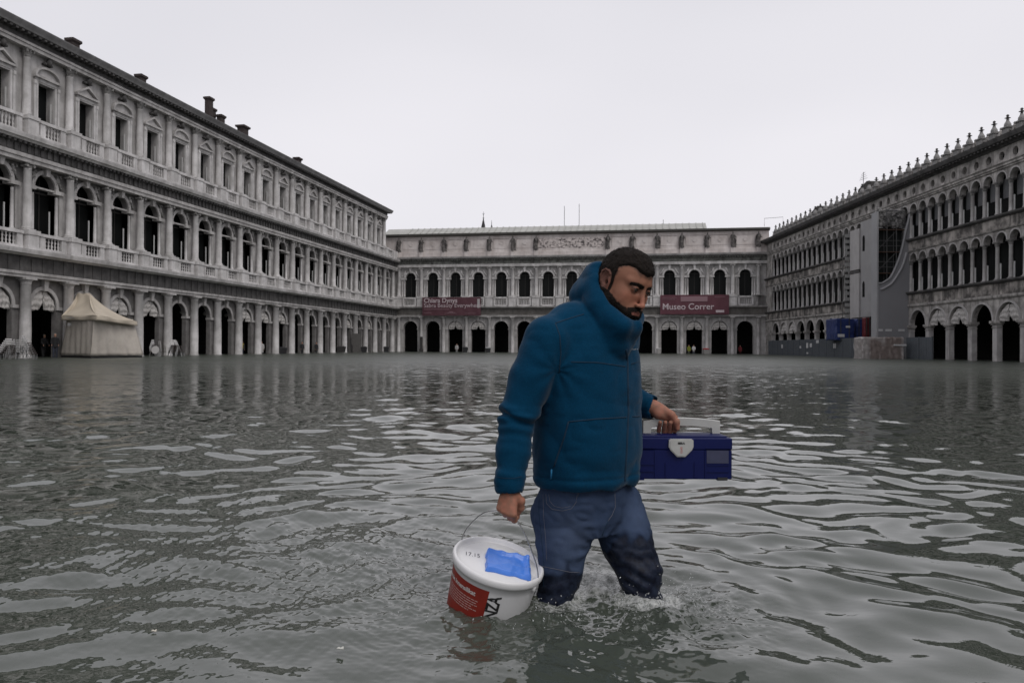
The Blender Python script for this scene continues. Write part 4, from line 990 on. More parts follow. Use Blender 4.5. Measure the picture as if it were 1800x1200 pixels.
_n = DENIM.node_tree; _a = [q for q in _n.nodes if q.type == 'ATTRIBUTE'][0]; _p = _n.nodes['Principled BSDF']     # soaked cloth shines, dry cloth does not
for _sock, _lo, _hi in (('Roughness', .50, .88), ('Specular IOR Level', .20, .08)):
    _m = _n.nodes.new('ShaderNodeMapRange'); _m.inputs[1].default_value = .004; _m.inputs[2].default_value = .03; _m.inputs[3].default_value = _lo; _m.inputs[4].default_value = _hi
    _n.links.new(_a.outputs['Fac'], _m.inputs[0]); _n.links.new(_m.outputs[0], _p.inputs[_sock])

def build_man():
    root = empty('person', (0.29, 2.86, -0.4))
    inv = Matrix.Translation((-0.29, -2.86, 0.4))
    off = np.array((0.29, 2.86, -0.4))
    tag(root, 'bearded man in a blue hooded fleece and wet jeans wading through the floodwater', 'person')
    def M(name, V, F, m, parent=root, smooth=True, cols=None): return mesh_obj(name, np.asarray(V) - off, F, m, parent, smooth, cols)

    # ---------------- head, in its own frame: f forward, s his left, u up
    yaw, pit, rol = math.radians(40), math.radians(22), math.radians(8)
    f0 = np.array((math.sin(yaw), -math.cos(yaw), 0)); s0 = np.array((math.cos(yaw), math.sin(yaw), 0)); u0 = np.array((0, 0, 1.0))
    fx = f0 * math.cos(pit) - u0 * math.sin(pit); ux = u0 * math.cos(pit) + f0 * math.sin(pit)
    sx = s0 * math.cos(rol) - ux * math.sin(rol); ux = ux * math.cos(rol) + s0 * math.sin(rol)
    C = at(1095, 500, 2.80); S = 1.05
    A3 = np.stack([fx, sx, ux])                        # rows: local axes in world space
    def Wd(p): return C + S * (np.asarray(p) @ A3)
    h = .0021; F = Field((-.15, -.115, -.26), (.15, .115, .15), h)
    F.ell((-.008, 0, .036), (.096, .077, .087), k=.02)
    F.ell((.020, 0, .03), (.072, .069, .072), k=.02)            # forehead
    F.ell((.030, 0, -.035), (.062, .060, .085), k=.03)          # face
    for s in (-1, 1):
        F.cap((-.004, s * .060, -.040), (.004, s * .055, -.072), .020, .020, .03)      # back of the jaw
        F.cap((.004, s * .055, -.074), (.066, s * .020, -.110), .021, .021, .03)
        F.ell((.050, s * .048, -.022), (.026, .020, .020), k=.025)                     # cheekbone
        F.cap((.052, s * .045, -.05), (.075, s * .03, -.075), .020, .014, .03)
        F.cap((.083, s * .014, .028), (.066, s * .050, .026), .011, .010, .015)        # brow
    F.ell((.078, 0, -.112), (.020, .022, .017), k=.02)          # chin
    F.ell((.078, 0, -.068), (.024, .032, .026), k=.015)         # muzzle
    for s in (-1, 1):
        F.ell((.094, s * .031, .005), (.018, .022, .0145), k=.012, mode='sub')        # eye sockets
    F.cap((.085, 0, .022), (.1110, 0, -.037), .0078, .0086, .010)                      # nose
    F.ell((.1130, 0, -.0410), (.0098, .0100, .0085), k=.007)
    for s in (-1, 1):
        F.ell((.102, s * .0125, -.0435), (.0105, .0064, .0066), k=.005)
        F.ell((.108, s * .0068, -.0512), (.0045, .0034, .004), k=.002, mode='sub')
        # lids round the eyeballs
        F.ell((.0800, s * .031, .006), (.0145, .0165, .0130), k=.006)
        F.ell((.098, s * .031, .0046), (.0130, .0142, .0060), k=.002, mode='sub')
    F.cap((.100, -.012, -.0635), (.100, .012, -.0635), .0055, .0055, .006); F.cap((.088, -.024, -.066), (.100, -.010, -.0635), .003, .0055, .005); F.cap((.088, .024, -.066), (.100, .010, -.0635), .003, .0055, .005)
    F.cap((.097, -.011, -.0755), (.097, .011, -.0755), .0065, .0065, .006)
    F.chain([(.092, -.024, -.069), (.106, 0, -.0692), (.092, .024, -.069)], [.0015, .0015, .0015], .002, 'sub')
    F.cap((.096, 0, -.090), (.09, 0, -.090), .007, .007, .012, 'sub')                  # hollow under the lip
    for s in (-1, 1):                                                                  # ears
        Mx = np.array([(math.cos(.5), s * math.sin(.5), 0), (-s * math.sin(.5) * 1.0, math.cos(.5), 0), (0, 0, 1)])
        a = -.22; T = np.array([(math.cos(a), 0, -math.sin(a)), (0, 1, 0), (math.sin(a), 0, math.cos(a))])
        Me = T @ np.eye(3)
        F.ell((-.012, s * .080, -.002), (.021, .0120, .036), Me, k=.008)
        F.ell((-.009, s * .0915, .004), (.0130, .0075, .023), Me, k=.004, mode='sub')
        F.ell((-.002, s * .086, -.008), (.007, .010, .009), Me, k=.003, mode='sub')
        F.ell((-.006, s * .084, -.032), (.010, .007, .010), k=.005)
        F.chain([(.002, s * .085, .020), (-.008, s * .090, .030), (-.019, s * .0915, .032), (-.029, s * .092, .022), (-.031, s * .091, .006), (-.024, s * .088, -.016)], [.003, .0035, .0037, .0037, .0035, .003], .003)
    F.cap((-.030, 0, -.06), (-.085, 0, -.24), .060, .068, .03)                         # neck
    F.warp(lambda x, y, z: -.0022 * sstep(-z - .02 - .42 * np.maximum(x, 0), 0, .02) * (z > -.15) * (np.abs(y) > -.1) * (1 + .9 * vnoise(x * 420, y * 420, z * 420, 3)) + .0006 * vnoise(x * 60, y * 60, z * 60, 4), .012)
    V, Fc = F.mesh(1)
    x, y, z = V[:, 0], V[:, 1], V[:, 2]; ay = np.abs(y)
    col = np.tile(np.array((.31, .140, .088)), (len(V), 1)) * .88
    def blend(mask, c): 
        m = np.clip(mask, 0, 1)[:, None]; col[:] = col * (1 - m) + np.array(c) * m
    blend(sstep(x, .05, .08) * sstep(-np.abs(z + .025), -.03, -.005) * .5, (.42, .16, .105))                 # flushed cheeks and nose
    blend(np.exp(-(((x - .113) / .014) ** 2 + (y / .016) ** 2 + ((z + .036) / .014) ** 2)) * .6, (.46, .19, .13))
    blend(sstep(ay, .074, .084) * (z > -.045) * (x < .02) * .8, (.46, .17, .13))
    blend(np.exp(-(((ay - .031) / .018) ** 2 + ((z - .003) / .012) ** 2)) * (x > .06) * .5, (.11, .048, .036))   # shade painted into the eye sockets
    nn = vnoise(x * 300, y * 300, z * 300, 12) * .5 + vnoise(x * 130, y * 130, z * 130, 13) * .5
    lipz = np.exp(-(((z + .0705) / .0085) ** 2)) * sstep(-ay, -.026, -.018) * (x > .085)
    bl_ = -z - (.024 + .44 * np.clip(x, 0, .1)) + .004 * nn
    beard = sstep(bl_, -.004, .006) * (x > -.022) * sstep(z, -.150, -.135) * (1 - lipz)
    side = sstep(-np.abs(x - .006), -.015, -.009) * (ay > .05) * (z < .06) * (z > -.05)
    mous = np.exp(-(((z + .0545 + .010 * (ay / .03)) / .0085) ** 4)) * (ay < .036) * (x > .075)
    cheekpatch = np.exp(-(((x - .070) / .022) ** 2 + ((ay - .040) / .022) ** 2 + ((z + .070) / .013) ** 2)) * .0
    circ = np.exp(-(((ay - .0315) / .0085) ** 4)) * (z < -.058) * (z > -.098) * (x > .06)
    beard = np.maximum(beard, circ)
    bm = np.clip(np.maximum(np.maximum(beard, side * (ay < .079)), mous) * (0.93 + .12 * nn) - cheekpatch, 0, 1)
    blend(bm, (.012, .009, .008))
    blend(lipz * .85, (.26, .09, .075))
    bz = z - (.0215 + .004 * np.sin(np.clip((ay - .012) / .045, 0, 1) * math.pi) - .003)
    brow = np.exp(-((bz / .0070) ** 4)) * sstep(ay, .006, .011) * sstep(-ay, -.062, -.054) * (x > .045)
    blend(brow * .95, (.014, .010, .009))
    blend(np.exp(-(((z - .0085) / .0032) ** 2)) * (np.abs(ay - .031) < .017) * (x > .072) * .8, (.03, .018, .015))   # lash line
    fr_ = x - (.088 + .10 * (z - .075)) - .35 * (z - .080) + 1.5 * np.maximum(ay - .034, 0) * (z > .0) - .012 * np.exp(-(ay / .024) ** 2)
    fcv = np.where(z > .045, fr_, x - (.020 - .35 * np.clip(.045 - z, 0, .05)))
    blend(sstep(-fcv + .004 * nn, -.013, .001) * (z > -.045) * (.80 + .2 * nn) * sstep(z, -.045, -.02), (.030, .020, .016))
    head_v, head_f, head_c = Wd(V), Fc, col
    # beard and eyebrows: thin shells of hair lying on the skin
    def shell(name, sel, lift, strands, seed):
        fm = sel[Fc].min(axis=1) > .5; f = Fc[fm]; ids, inv_ = np.unique(f, return_inverse=True); f2 = inv_.reshape(f.shape)
        e1 = V[Fc[:, 1]] - V[Fc[:, 0]]; e2 = V[Fc[:, 2]] - V[Fc[:, 0]]; fn_ = np.cross(e1, e2); N_ = np.zeros_like(V)
        for i in range(4):
            for d in range(3): N_[:, d] += np.bincount(Fc[:, i], fn_[:, d], len(V))
        N_ /= np.maximum(np.linalg.norm(N_, axis=1), 1e-9)[:, None]
        if ((V - np.array((0, 0, -.02))) * N_).sum() < 0: N_ = -N_
        P = V[ids] + N_[ids] * lift * (1 + .6 * vnoise(V[ids, 0] * 400, V[ids, 1] * 400, V[ids, 2] * 400, seed))[:, None]
        M(name, Wd(P), f2, HAIRM)
        rs_ = np.random.RandomState(seed); k = rs_.choice(len(P), min(strands, len(P))); Q = P[k]; nn_ = N_[ids][k]; dr = nn_ * .5 + np.array((.15, 0, -.75)) + rs_.normal(0, .25, Q.shape)
        tg = np.cross(nn_, rs_.normal(size=Q.shape)); tg /= np.linalg.norm(tg, axis=1)[:, None]; n_ = len(Q); tp = Q + dr * rs_.uniform(.002, .0055, n_)[:, None]
        M(name + '_strands', Wd(np.concatenate([Q - tg * .0005, Q + tg * .0005, tp])), np.stack([np.arange(n_), np.arange(n_) + n_, np.arange(n_) + 2 * n_], 1), HAIRM)
    shell('beard', bm, .0014, 3500, 5); shell('eyebrows', brow, .0004, 350, 6)
    # the hair: a close cropped shell of its own
    H = Field((-.15, -.115, -.12), (.15, .115, .16), .0026)
    H.ell((-.008, 0, .036), (.0985, .0795, .0925), k=.02); H.ell((.022, 0, .038), (.0800, .0720, .0780), k=.02)
    H.cap((-.05, 0, -.02), (-.062, 0, -.085), .054, .050, .03)
    # cut away the face side along the hairline
    def face_cut(x, y, z):
        ay = np.abs(y)
        front = x - (.088 + .10 * (z - .075)) - .35 * (z - .080) + 1.5 * np.maximum(ay - .034, 0) * (z > .0) - .012 * np.exp(-(ay / .024) ** 2)
        d1 = np.where(z > .045, front, x - (.020 - .35 * np.clip(.045 - z, 0, .05)))
        return np.minimum(.03, d1 * .8)
    X, Y, Z = H.grid((slice(None),) * 3)
    fc = face_cut(X, Y, Z)
    ear = .024 - np.sqrt(((X + .010) / 1.0) ** 2 + ((Z + .008) / 1.45) ** 2) + 0 * Y
    low = -.095 - Z + 0 * X + 0 * Y
    H.f = np.maximum(H.f, np.maximum(np.maximum(fc, np.where(np.abs(Y) > .055, ear, -1)), low)).astype(np.float32)
    H.warp(lambda x, y, z: .0022 * vnoise(x * 260, y * 260, z * 160, 31) + .0016 * vnoise(x * 90, y * 90, z * 90, 32) - .004 * sstep(z, .09, .12) * sstep(x, -.02, .05), .02)
    V, Fc = H.mesh(1); M('hair', Wd(V), Fc, HAIRM)
    # short strands standing out of the hair so that its edge is not a clean line
    r_ = np.random.RandomState(2); idx = r_.choice(len(V), 5200); P = V[idx]; ctr = np.array((-.012, 0, .03)); nrm = P - ctr; nrm /= np.linalg.norm(nrm, axis=1)[:, None]
    tang = np.cross(nrm, r_.normal(size=P.shape)); tang /= np.linalg.norm(tang, axis=1)[:, None]
    fwd = np.array((.75, 0, .1)) - nrm * (nrm @ np.array((.75, 0, .1)))[:, None]
    L = r_.uniform(.005, .012, len(P))[:, None] * np.where(P[:, 2:3] > .07, 1.25, .30); tip = P + (nrm * .16 + fwd * 1.0 + r_.normal(0, .25, P.shape)) * L
    HV = np.concatenate([P - tang * .0007, P + tang * .0007, tip]); n = len(P); HF = np.stack([np.arange(n), np.arange(n) + n, np.arange(n) + 2 * n], 1)
    M('hair_strands', Wd(HV), HF, HAIRM)
    # eyes
    for s in (-1, 1):
        m = MB(); c = np.array((.0808, s * .031, .005)); gz = np.array((.95, -.02, -.10)); gz /= np.linalg.norm(gz)
        EV, EF, EC = [], [], []
        for i in range(13):
            for j in range(16):
                t, p = math.pi * i / 12, 2 * math.pi * j / 16; d = np.array((math.cos(t), math.sin(t) * math.cos(p), math.sin(t) * math.sin(p)))
                EV.append(c + d * .0126); dd = d @ gz; EC.append((.012, .008, .006) if dd > .91 else (.035, .02, .012) if dd > .70 else (.20, .175, .16))
        for i in range(12):
            for j in range(16): k = (j + 1) % 16; EF.append((i * 16 + j, i * 16 + k, (i + 1) * 16 + k, (i + 1) * 16 + j))
        M('eye', Wd(np.array(EV)), EF, EYEM, cols=np.array(EC))
    # ---------------- joints
    sh_r, el_r, wr_r = at(963, 598, 2.72), at(910, 735, 2.68), at(897, 852, 2.63)
    sh_l = at(1085, 590, 3.00); el_l = at(1082, 700, 3.14); wr_l = at(1150, 716, 3.035)
    tc0 = np.array((.285, 2.87))
    # ---------------- hands
    def hand_right():
        Fh = Field(at(860, 925, 2.56) - .02, at(935, 850, 2.72) + .02, .0018)
        k = .009
        w = at(897, 850, 2.635)
        Fh.cap(w, at(897, 872, 2.635), .027, .029, k)
        kn = [at(904, 903, 2.600), at(896.5, 901, 2.604), at(888, 897, 2.612), at(880.5, 892, 2.622)]         # knuckles, index to little finger
        wrist = [at(904, 872, 2.618), at(899, 872, 2.615), at(893, 872, 2.617), at(887, 872, 2.624)]
        for a, b, r in zip(wrist, kn, (.0150, .0150, .0145, .0135)): Fh.cap(a, b, r, r * .86, .012)
        Fh.ell(at(895, 885, 2.635), (.034, .018, .034), k=.015)
        mids = []
        for i, p in enumerate(kn):
            r = (.0100, .0102, .0096, .0086)[i]; q = p + np.array((.004, .026, -.026 + .004 * i)); t = q + np.array((.008, .026, .006)); u = t + np.array((.004, -.010, .018))
            Fh.chain([p, q, t, u], [r * 1.08, r * 1.02, r * .95, r * .85], .0035)
            Fh.ell(p, (.0108, .009, .0108), k=.006)
        th = [at(908, 870, 2.625), at(917, 880, 2.632), at(917, 892, 2.640), at(910, 900, 2.652)]
        Fh.chain(th, [.0165, .0145, .0118, .0100], .007)
        Fh.warp(lambda x, y, z: .0004 * vnoise(x * 120, y * 120, z * 120, 6), .01)
        return Fh.mesh(1)
    def hand_left():
        Fh = Field(at(1125, 775, 2.95) - .02, at(1205, 690, 3.12) + .02, .0018)
        Fh.chain([wr_l + np.array((-.03, .0, .01)), wr_l, at(1160, 722, 3.035)], [.027, .027, .026], .012)
        Fh.cap(at(1160, 722, 3.035), at(1176, 729, 3.035), .0265, .0225, .014)
        Fh.cap(at(1156, 727, 3.02), at(1180, 733, 3.02), .019, .017, .012)
        xs = (1160.5, 1169.5, 1178.5, 1187.5)
        for i, xx in enumerate(xs):
            r = (.0083, .0094, .0098, .0094)[i]; top = at(xx, 731 + i * .8, 3.055); b0 = at(xx - 1, 747, 3.070); b1 = at(xx - 1.0 - (1 if i == 0 else 0), 756.5 + (0, 1.5, 2.0, 0)[i], 3.028); tp = at(xx + .5, 742 + i * .3, 3.000)
            Fh.chain([top, b0, b1, tp], [r * 1.15, r * 1.06, r, r * .88], .0032)
        th = [at(1168, 722, 3.02), at(1181, 729, 3.005), at(1190, 741, 3.000), at(1191.5, 753, 3.002)]
        Fh.chain(th, [.0175, .0150, .0115, .0095], .007)
        return Fh.mesh(1)
    hr, hl = hand_right(), hand_left()
    def hand_cols(V, nails=()):
        c = np.tile(np.array((.34, .155, .105)), (len(V), 1)); n = vnoise(V[:, 0] * 90, V[:, 1] * 90, V[:, 2] * 90, 5)[:, None]
        return np.clip(c * (1 + .12 * n) + np.array((.03, -.01, -.008)) * n, 0, 1)
    # the hidden body under the clothes ties head and hands together
    Bf = Field((-.12, 2.5, -.45), (.72, 3.3, 1.2), .012)
    loft(Bf, [(.40, .285, 2.87, .15, .11), (.6, .285, 2.87, .17, .12), (.9, .285, 2.87, .17, .11), (1.0, .30, 2.86, .12, .08)], .02, 2.0, (MB_R[0], MB_R[1]), (MB_F[0], MB_F[1]))
    Bf.cap((.30, 2.86, .95), Wd((-.07, 0, -.2)), .065, .058, .03)
    Bf.chain([sh_r, el_r, wr_r], [.052, .042, .026], .02); Bf.chain([sh_l, el_l, wr_l], [.052, .042, .026], .02); Bf.cap(sh_r, sh_l, .06, .06, .03)
    hipr, knr, anr = at(1000, 885, 2.81), at(985, 1005, 2.785), at(968, 1190, 2.86)
    hipl, knl, anl = at(1075, 885, 2.92), at(1126, 1005, 2.83), at(1136, 1190, 2.90)
    Bf.chain([hipr, knr, anr], [.08, .055, .04], .02); Bf.chain([hipl, knl, anl], [.08, .055, .04], .02)
    bb = Bf.mesh(1)
    parts = [(head_v, head_f, head_c), (hr[0], hr[1], hand_cols(hr[0])), (hl[0], hl[1], hand_cols(hl[0])), (bb[0], bb[1], np.tile(np.array((.36, .17, .11)), (len(bb[0]), 1)))]
    o = 0; AV, AF, AC = [], [], []
    for v, f, c in parts: AV.append(v); AF.append(f + o); AC.append(c); o += len(v)
    M('body', np.concatenate(AV), np.concatenate(AF), SKIN, cols=np.concatenate(AC))

    # ---------------- the jacket
    J = Field((-.13, 2.50, .33), (.66, 3.32, 1.30), .0048)
    AB = dict(A=(MB_R[0], MB_R[1]), B=(MB_F[0], MB_F[1]))
    loft(J, [(.415, .283, 2.87, .214, .164), (.445, .283, 2.87, .224, .174), (.52, .287, 2.87, .230, .178), (.62, .287, 2.87, .232, .176), (.75, .288, 2.87, .234, .170),
             (.86, .290, 2.87, .234, .160), (.92, .294, 2.87, .222, .148), (.97, .30, 2.865, .190, .130), (1.03, .312, 2.86, .130, .105)], .03, 2.25, **AB)
    nb = np.array((.300, 2.875, 1.0))
    J.chain([nb, (sh_r + nb) / 2 + np.array((0, 0, .012)), sh_r + np.array((.004, 0, .002))], [.100, .090, .081], .03)
    J.chain([nb, (sh_l + nb) / 2 + np.array((0, 0, .012)), sh_l], [.10, .090, .080], .03)
    J.chain([sh_r, sh_r * .5 + el_r * .5 + np.array((-.006, 0, 0)), el_r], [.082, .077, .066], .022)
    J.chain([el_r, (el_r + wr_r) / 2, wr_r + np.array((0, 0, .012))], [.064, .056, .048], .02)
    J.cap(wr_r + np.array((0, 0, .030)), wr_r + np.array((0, 0, .002)), .0505, .0495, .008)                       # cuff band
    J.chain([sh_l, (sh_l + el_l) / 2, el_l], [.082, .074, .066], .03); J.chain([el_l, (el_l + wr_l) / 2, wr_l + (el_l - wr_l) * .10], [.066, .058, .050], .02)
    # hood lying on the shoulders and standing round the neck: blended in itself, then creased against the shoulders
    Hd = Field(J.lo, J.lo + J.h * (np.array(J.n) - 1) - 1e-6, J.h)
    Hd.ell(at(1044, 524, 2.90), (.094, .108, .090), k=.03)
    Hd.ell(at(1054, 503, 2.91), (.078, .108, .090), k=.04)
    Hd.chain([at(1050, 484, 2.85), at(1048, 512, 2.81), at(1056, 540, 2.765), at(1073, 562, 2.73), at(1093, 573, 2.70), at(1114, 574, 2.75), at(1115, 560, 2.93), at(1085, 525, 3.0), at(1052, 500, 2.97)],
             [.040, .044, .046, .037, .026, .022, .032, .044, .044], .04)
    Hd.chain([at(1072, 598, 2.79), at(1080, 590, 2.80)], [.088, .080], .04)
    mm = min(J.f.shape[0], Hd.f.shape[0]), min(J.f.shape[1], Hd.f.shape[1]), min(J.f.shape[2], Hd.f.shape[2])
    A_, D_ = J.f[:mm[0], :mm[1], :mm[2]], Hd.f[:mm[0], :mm[1], :mm[2]]; hh = np.clip(.5 + .5 * (A_ - D_) / .010, 0, 1)
    J.f[:mm[0], :mm[1], :mm[2]] = A_ * (1 - hh) + D_ * hh - .010 * hh * (1 - hh)
    # the hollow the head and neck sit in
    hollow = C + S * (np.array((.004, 0, -.02)) @ A3)
    J.ell(hollow, (.130, .0915, .150), A3, k=.012, mode='sub')
    J.cap(Wd((-.05, 0, -.05)), Wd((-.055, 0, -.14)), .066, .064, .012, 'sub')
    J.ell(Wd((.03, 0, .10)), (.135, .088, .11), A3, k=.01, mode='sub')
    # hollow cuffs
    J.cap(wr_r + np.array((0, 0, -.03)), wr_r + np.array((0, 0, .012)), .042, .036, .004, 'sub')
    dl = (wr_l - el_l) / np.linalg.norm(wr_l - el_l)
    J.cap(wr_l + dl * .03, wr_l - dl * .035, .045, .035, .004, 'sub')
    # open hem
    loft(J, [(.34, .283, 2.87, .20, .15), (.445, .283, 2.87, .207, .157)], .006, 2.25, mode='sub', **AB)
    axr = (wr_r - el_r) / np.linalg.norm(wr_r - el_r); axu = (el_r - sh_r) / np.linalg.norm(el_r - sh_r)
    def folds(x, y, z):
        P = np.stack([x, y, z], -1)
        d = .0085 * (-np.abs(vnoise(x * 6 + z * 2.5, y * 6, z * 9, 41)) + .35) + .0042 * (-np.abs(vnoise(x * 17 + 3, y * 17, z * 26, 42)) + .3)
        # rings on the lower right sleeve, deep crease at the elbow
        t = (P - el_r) @ axr; rr = np.linalg.norm(P - el_r - t[:, None] * axr, axis=1)
        m = sstep(-rr, -.095, -.08) * sstep(t, -.05, .0) * sstep(-t, -.24, -.19)
        d = d - m * .0042 * np.sin(t * 2 * math.pi / .037 + 2.2 * vnoise(x * 14, y * 14, z * 6, 43)) * (.45 + .75 * vnoise(x * 9, y * 9, z * 9, 44))
        q = P - (el_r + np.array((-.03, -.03, .010))); cr = q @ np.array((.25, 0, 1.0)) + .012 * vnoise(x * 20, y * 20, z * 0, 45)
        d = d + .013 * np.exp(-(cr / .011) ** 2) * sstep(-rr, -.095, -.075) - .008 * np.exp(-((cr - .024) / .015) ** 2) * sstep(-rr, -.095, -.075)
        hd = P - at(1046, 530, 2.86); d = d + .0075 * (-np.abs(vnoise(x * 13, y * 13, z * 22, 48)) + .3) * np.exp(-(np.linalg.norm(hd, axis=1) / .15) ** 4)
        # drag lines from the armpit over the chest and belly
        ap = P - at(980, 650, 2.66); a = np.arctan2(ap[:, 2], ap[:, 0]); r = np.hypot(ap[:, 0], ap[:, 2])
        d = d + .0016 * np.sin(a * 9 + 1.1 * vnoise(x * 9, y * 9, z * 9, 46)) * np.exp(-((r - .06) / .075) ** 2) * (rr > .08)
        hm = sstep(-z, -.52, -.44)
        d = d - .004 * np.sin((x * MB_R[0] + y * MB_R[1]) * 48 + 2 * vnoise(x * 8, y * 8, z * 4, 47)) * hm * (rr > .08)
        d = d - .0030 * np.exp(-((z - .433) / .012) ** 2) * (rr > .08) + .003 * np.exp(-((z - .455) / .006) ** 2) * (rr > .08)
        return d
    J.warp(folds, .03)
    V, Fc = J.mesh(1); bv = bvh_of(V, Fc)
    jk = M('jacket', V, Fc, JACK)
    def seam(name, pts, r, m, lift=0.0, par=jk):
        q = polyline(bv, pts, lift)
        if len(q) < 2: return None
        # drop points that jump to another surface
        keep = [q[0]]
        for p in q[1:]:
            if np.linalg.norm(p - keep[-1]) < .05: keep.append(p)
        b = MB(); b.tube([tuple(p - off) for p in keep], r, 6); return b.build(name, m, par, True)
    seam('zip', [(1101, 614), (1103, 633), (1104, 676), (1105, 724), (1102, 795), (1099, 845)], .0046, JSEAM, -.0005)
    seam('zip_flap', [(1106, 614), (1108, 633), (1109, 676), (1110, 724), (1107, 795), (1104, 845)], .0030, JSEAM, -.0003)
    seam('chest_seam', [(1004, 636), (1050, 637), (1099, 644)], .0022, JSEAM); seam('chest_seam', [(1109, 640), (1131, 633)], .0022, JSEAM)
    seam('waist_seam', [(1000, 741), (1050, 736), (1101, 733)], .0025, JSEAM); seam('waist_seam', [(1112, 732), (1131, 731)], .0025, JSEAM)
    seam('pocket_slit', [(1000, 741), (992, 770), (982, 798), (975, 820)], .0032, JSEAM)
    seam('pocket_tag', [(971, 824), (970.5, 841)], .0036, JTRIM, .001)
    seam('shoulder_seam', [(976, 568), (1000, 560), (1026, 552)], .0022, JSEAM); seam('armhole_seam', [(976, 568), (984, 590), (986, 622), (983, 655)], .0022, JSEAM)
    0 and seam('hood_seam', [(1016, 494), (1028, 500), (1050, 498)], .0016, JSEAM); 0 and seam('collar_seam', [(1010, 549), (1040, 572), (1080, 592), (1112, 600)], .0016, JSEAM)
    seam('cuff_seam', [(876, 838), (890, 840), (905, 840), (918, 837)], .0014, JSEAM)
    # the small pale stitched mark on the chest
    b = MB()
    for i, (px, py) in enumerate([(1111, 613.5), (1114, 614.2), (1117, 614), (1120, 613.2), (1123, 614.2)]):
        p = on_surface(bv, px, py, .001)
        if p is not None:
            p = p - off; b.box(p[0] - .0015, p[0] + .0013, p[1] - .0005, p[1] + .0008, p[2] - (.001 + .0006 * (i % 2)), p[2] + .001 + .0008 * (i % 3))
    b.build('chest_mark', PALE, jk)
    # ---------------- the jeans
    Jn = Field((.02, 2.55, -.42), (.68, 3.15, .47), .0048)
    loft(Jn, [(.24, .30, 2.86, .15, .11), (.29, .292, 2.865, .185, .132), (.36, .285, 2.87, .196, .145), (.46, .283, 2.87, .196, .148)], .03, 2.2, **AB)
    Jn.ell(at(978, 905, 2.86), (.095, .11, .10), k=.03)
    Jn.chain([at(1000, 890, 2.82), at(992, 945, 2.80), knr, at(976, 1055, 2.775), at(970, 1150, 2.83), anr], [.117, .098, .0745, .062, .058, .055], .025)
    Jn.chain([at(1078, 890, 2.92), at(1104, 948, 2.87), knl, at(1132, 1055, 2.82), at(1134, 1150, 2.86), anl], [.114, .095, .081, .067, .062, .058], .016)
    def jf(x, y, z):
        d = .0085 * (-np.abs(vnoise(x * 8, y * 8, z * 16, 51)) + .3) + .0055 * (-np.abs(vnoise(x * 22 + z * 14, y * 22, z * 34, 52)) + .3)
        low = sstep(-z, -.22, -.05); sl = np.where(x > .32, 1.0, -.35)
        d = d - low * .0075 * np.sin((z + sl * .55 * (x - .3)) * 2 * math.pi / .047 + 2.4 * vnoise(x * 9, y * 9, z * 9, 53)) * (.5 + .7 * vnoise(x * 7, y * 7, z * 7, 55))
        cr = np.array(at(1055, 950, 2.80)); a = np.arctan2(z - cr[2], x - cr[0]); r = np.hypot(x - cr[0], z - cr[2])
        d = d + .002 * np.sin(a * 12 + 1.5 * vnoise(x * 9, y * 9, z * 9, 54)) * np.exp(-((r - .06) / .06) ** 2)
        return d
    Jn.warp(jf, .03)
    V, Fc = Jn.mesh(1); x, y, z = V.T
    n1 = vnoise(x * 16, y * 16, z * 16, 61); n2 = vnoise(x * 60, y * 60, z * 60, 62)
    dry = np.array((.029, .047, .092))[None] * (1 + .22 * n1[:, None] + .10 * n2[:, None])
    fade = np.exp(-((np.abs(x - .21) / .09) ** 2 + ((z - .22) / .12) ** 2)) + .7 * np.exp(-((np.abs(x - .47) / .07) ** 2 + ((z - .30) / .08) ** 2))
    dry = dry * (1 + .55 * fade[:, None]) + np.array((.022, .020, .014))[None] * fade[:, None]
    thr = .142 + .105 * sstep(x, .30, .40) + .022 * n1 + .012 * n2 + .02 * vnoise(x * 30, y * 30, z * 6, 63)
    wet = sstep(thr - z, -.012, .022)[:, None]
    wc = np.array((.0022, .0034, .0110))[None] * (1 + .3 * n1[:, None])
    jn = M('jeans', V, Fc, DENIM, cols=dry * (1 - wet) + wc * wet); bj = bvh_of(V, Fc)
    def jseam(name, pts, r, m, lift=.0):
        q = polyline(bj, pts, lift, 5); keep = q[:1]
        for p in q[1:]:
            if np.linalg.norm(p - keep[-1]) < .05: keep.append(p)
        if len(keep) < 2: return
        b = MB(); b.tube([tuple(p - off) for p in keep], r, 5); b.build(name, m, jn, True)
    jseam('pocket_stitching', [(961, 868), (962, 884), (972, 894), (990, 897), (1006, 893), (1014, 882), (1016, 868)], .0011, THREAD)
    jseam('pocket_stitching', [(966, 868), (968, 880), (976, 889), (990, 892), (1004, 889)], .0009, THREAD)
    jseam('side_seam', [(949, 866), (949, 900), (953, 940), (958, 985), (957, 1030)], .0013, JSEAM)
    jseam('side_seam', [(956, 868), (957, 905), (961, 945), (963, 985)], .0010, THREAD)
    jseam('fly_stitching', [(1082, 866), (1083, 890), (1077, 905), (1070, 915)], .0013, THREAD)
    jseam('inner_seam', [(1070, 915), (1062, 935), (1056, 952)], .0014, JSEAM)
    jseam('belt_loop', [(1018, 858), (1017, 871)], .0035, DENIM if False else mat('belt_loop_denim', (.05, .07, .12)), .001)
    # the thin cord round the near knee
    jseam('knee_cord', [(950, 993), (965, 996), (985, 1000), (1003, 1004), (1020, 1005)], .0011, THREAD, .001)
    # boots out of sight under the water
    bt = Field((.0, 2.5, -.47), (.8, 3.1, -.25), .01)
    for a in (anr, anl): bt.cap(a + np.array((0, 0, -.02)), a + MB_F * .17 + np.array((0, 0, -.06)), .055, .045, .03)
    V, Fc = bt.mesh(1); M('boots', V, Fc, mat('black_rubber', (.02, .02, .02), rough=.4))
    return root
build_man()

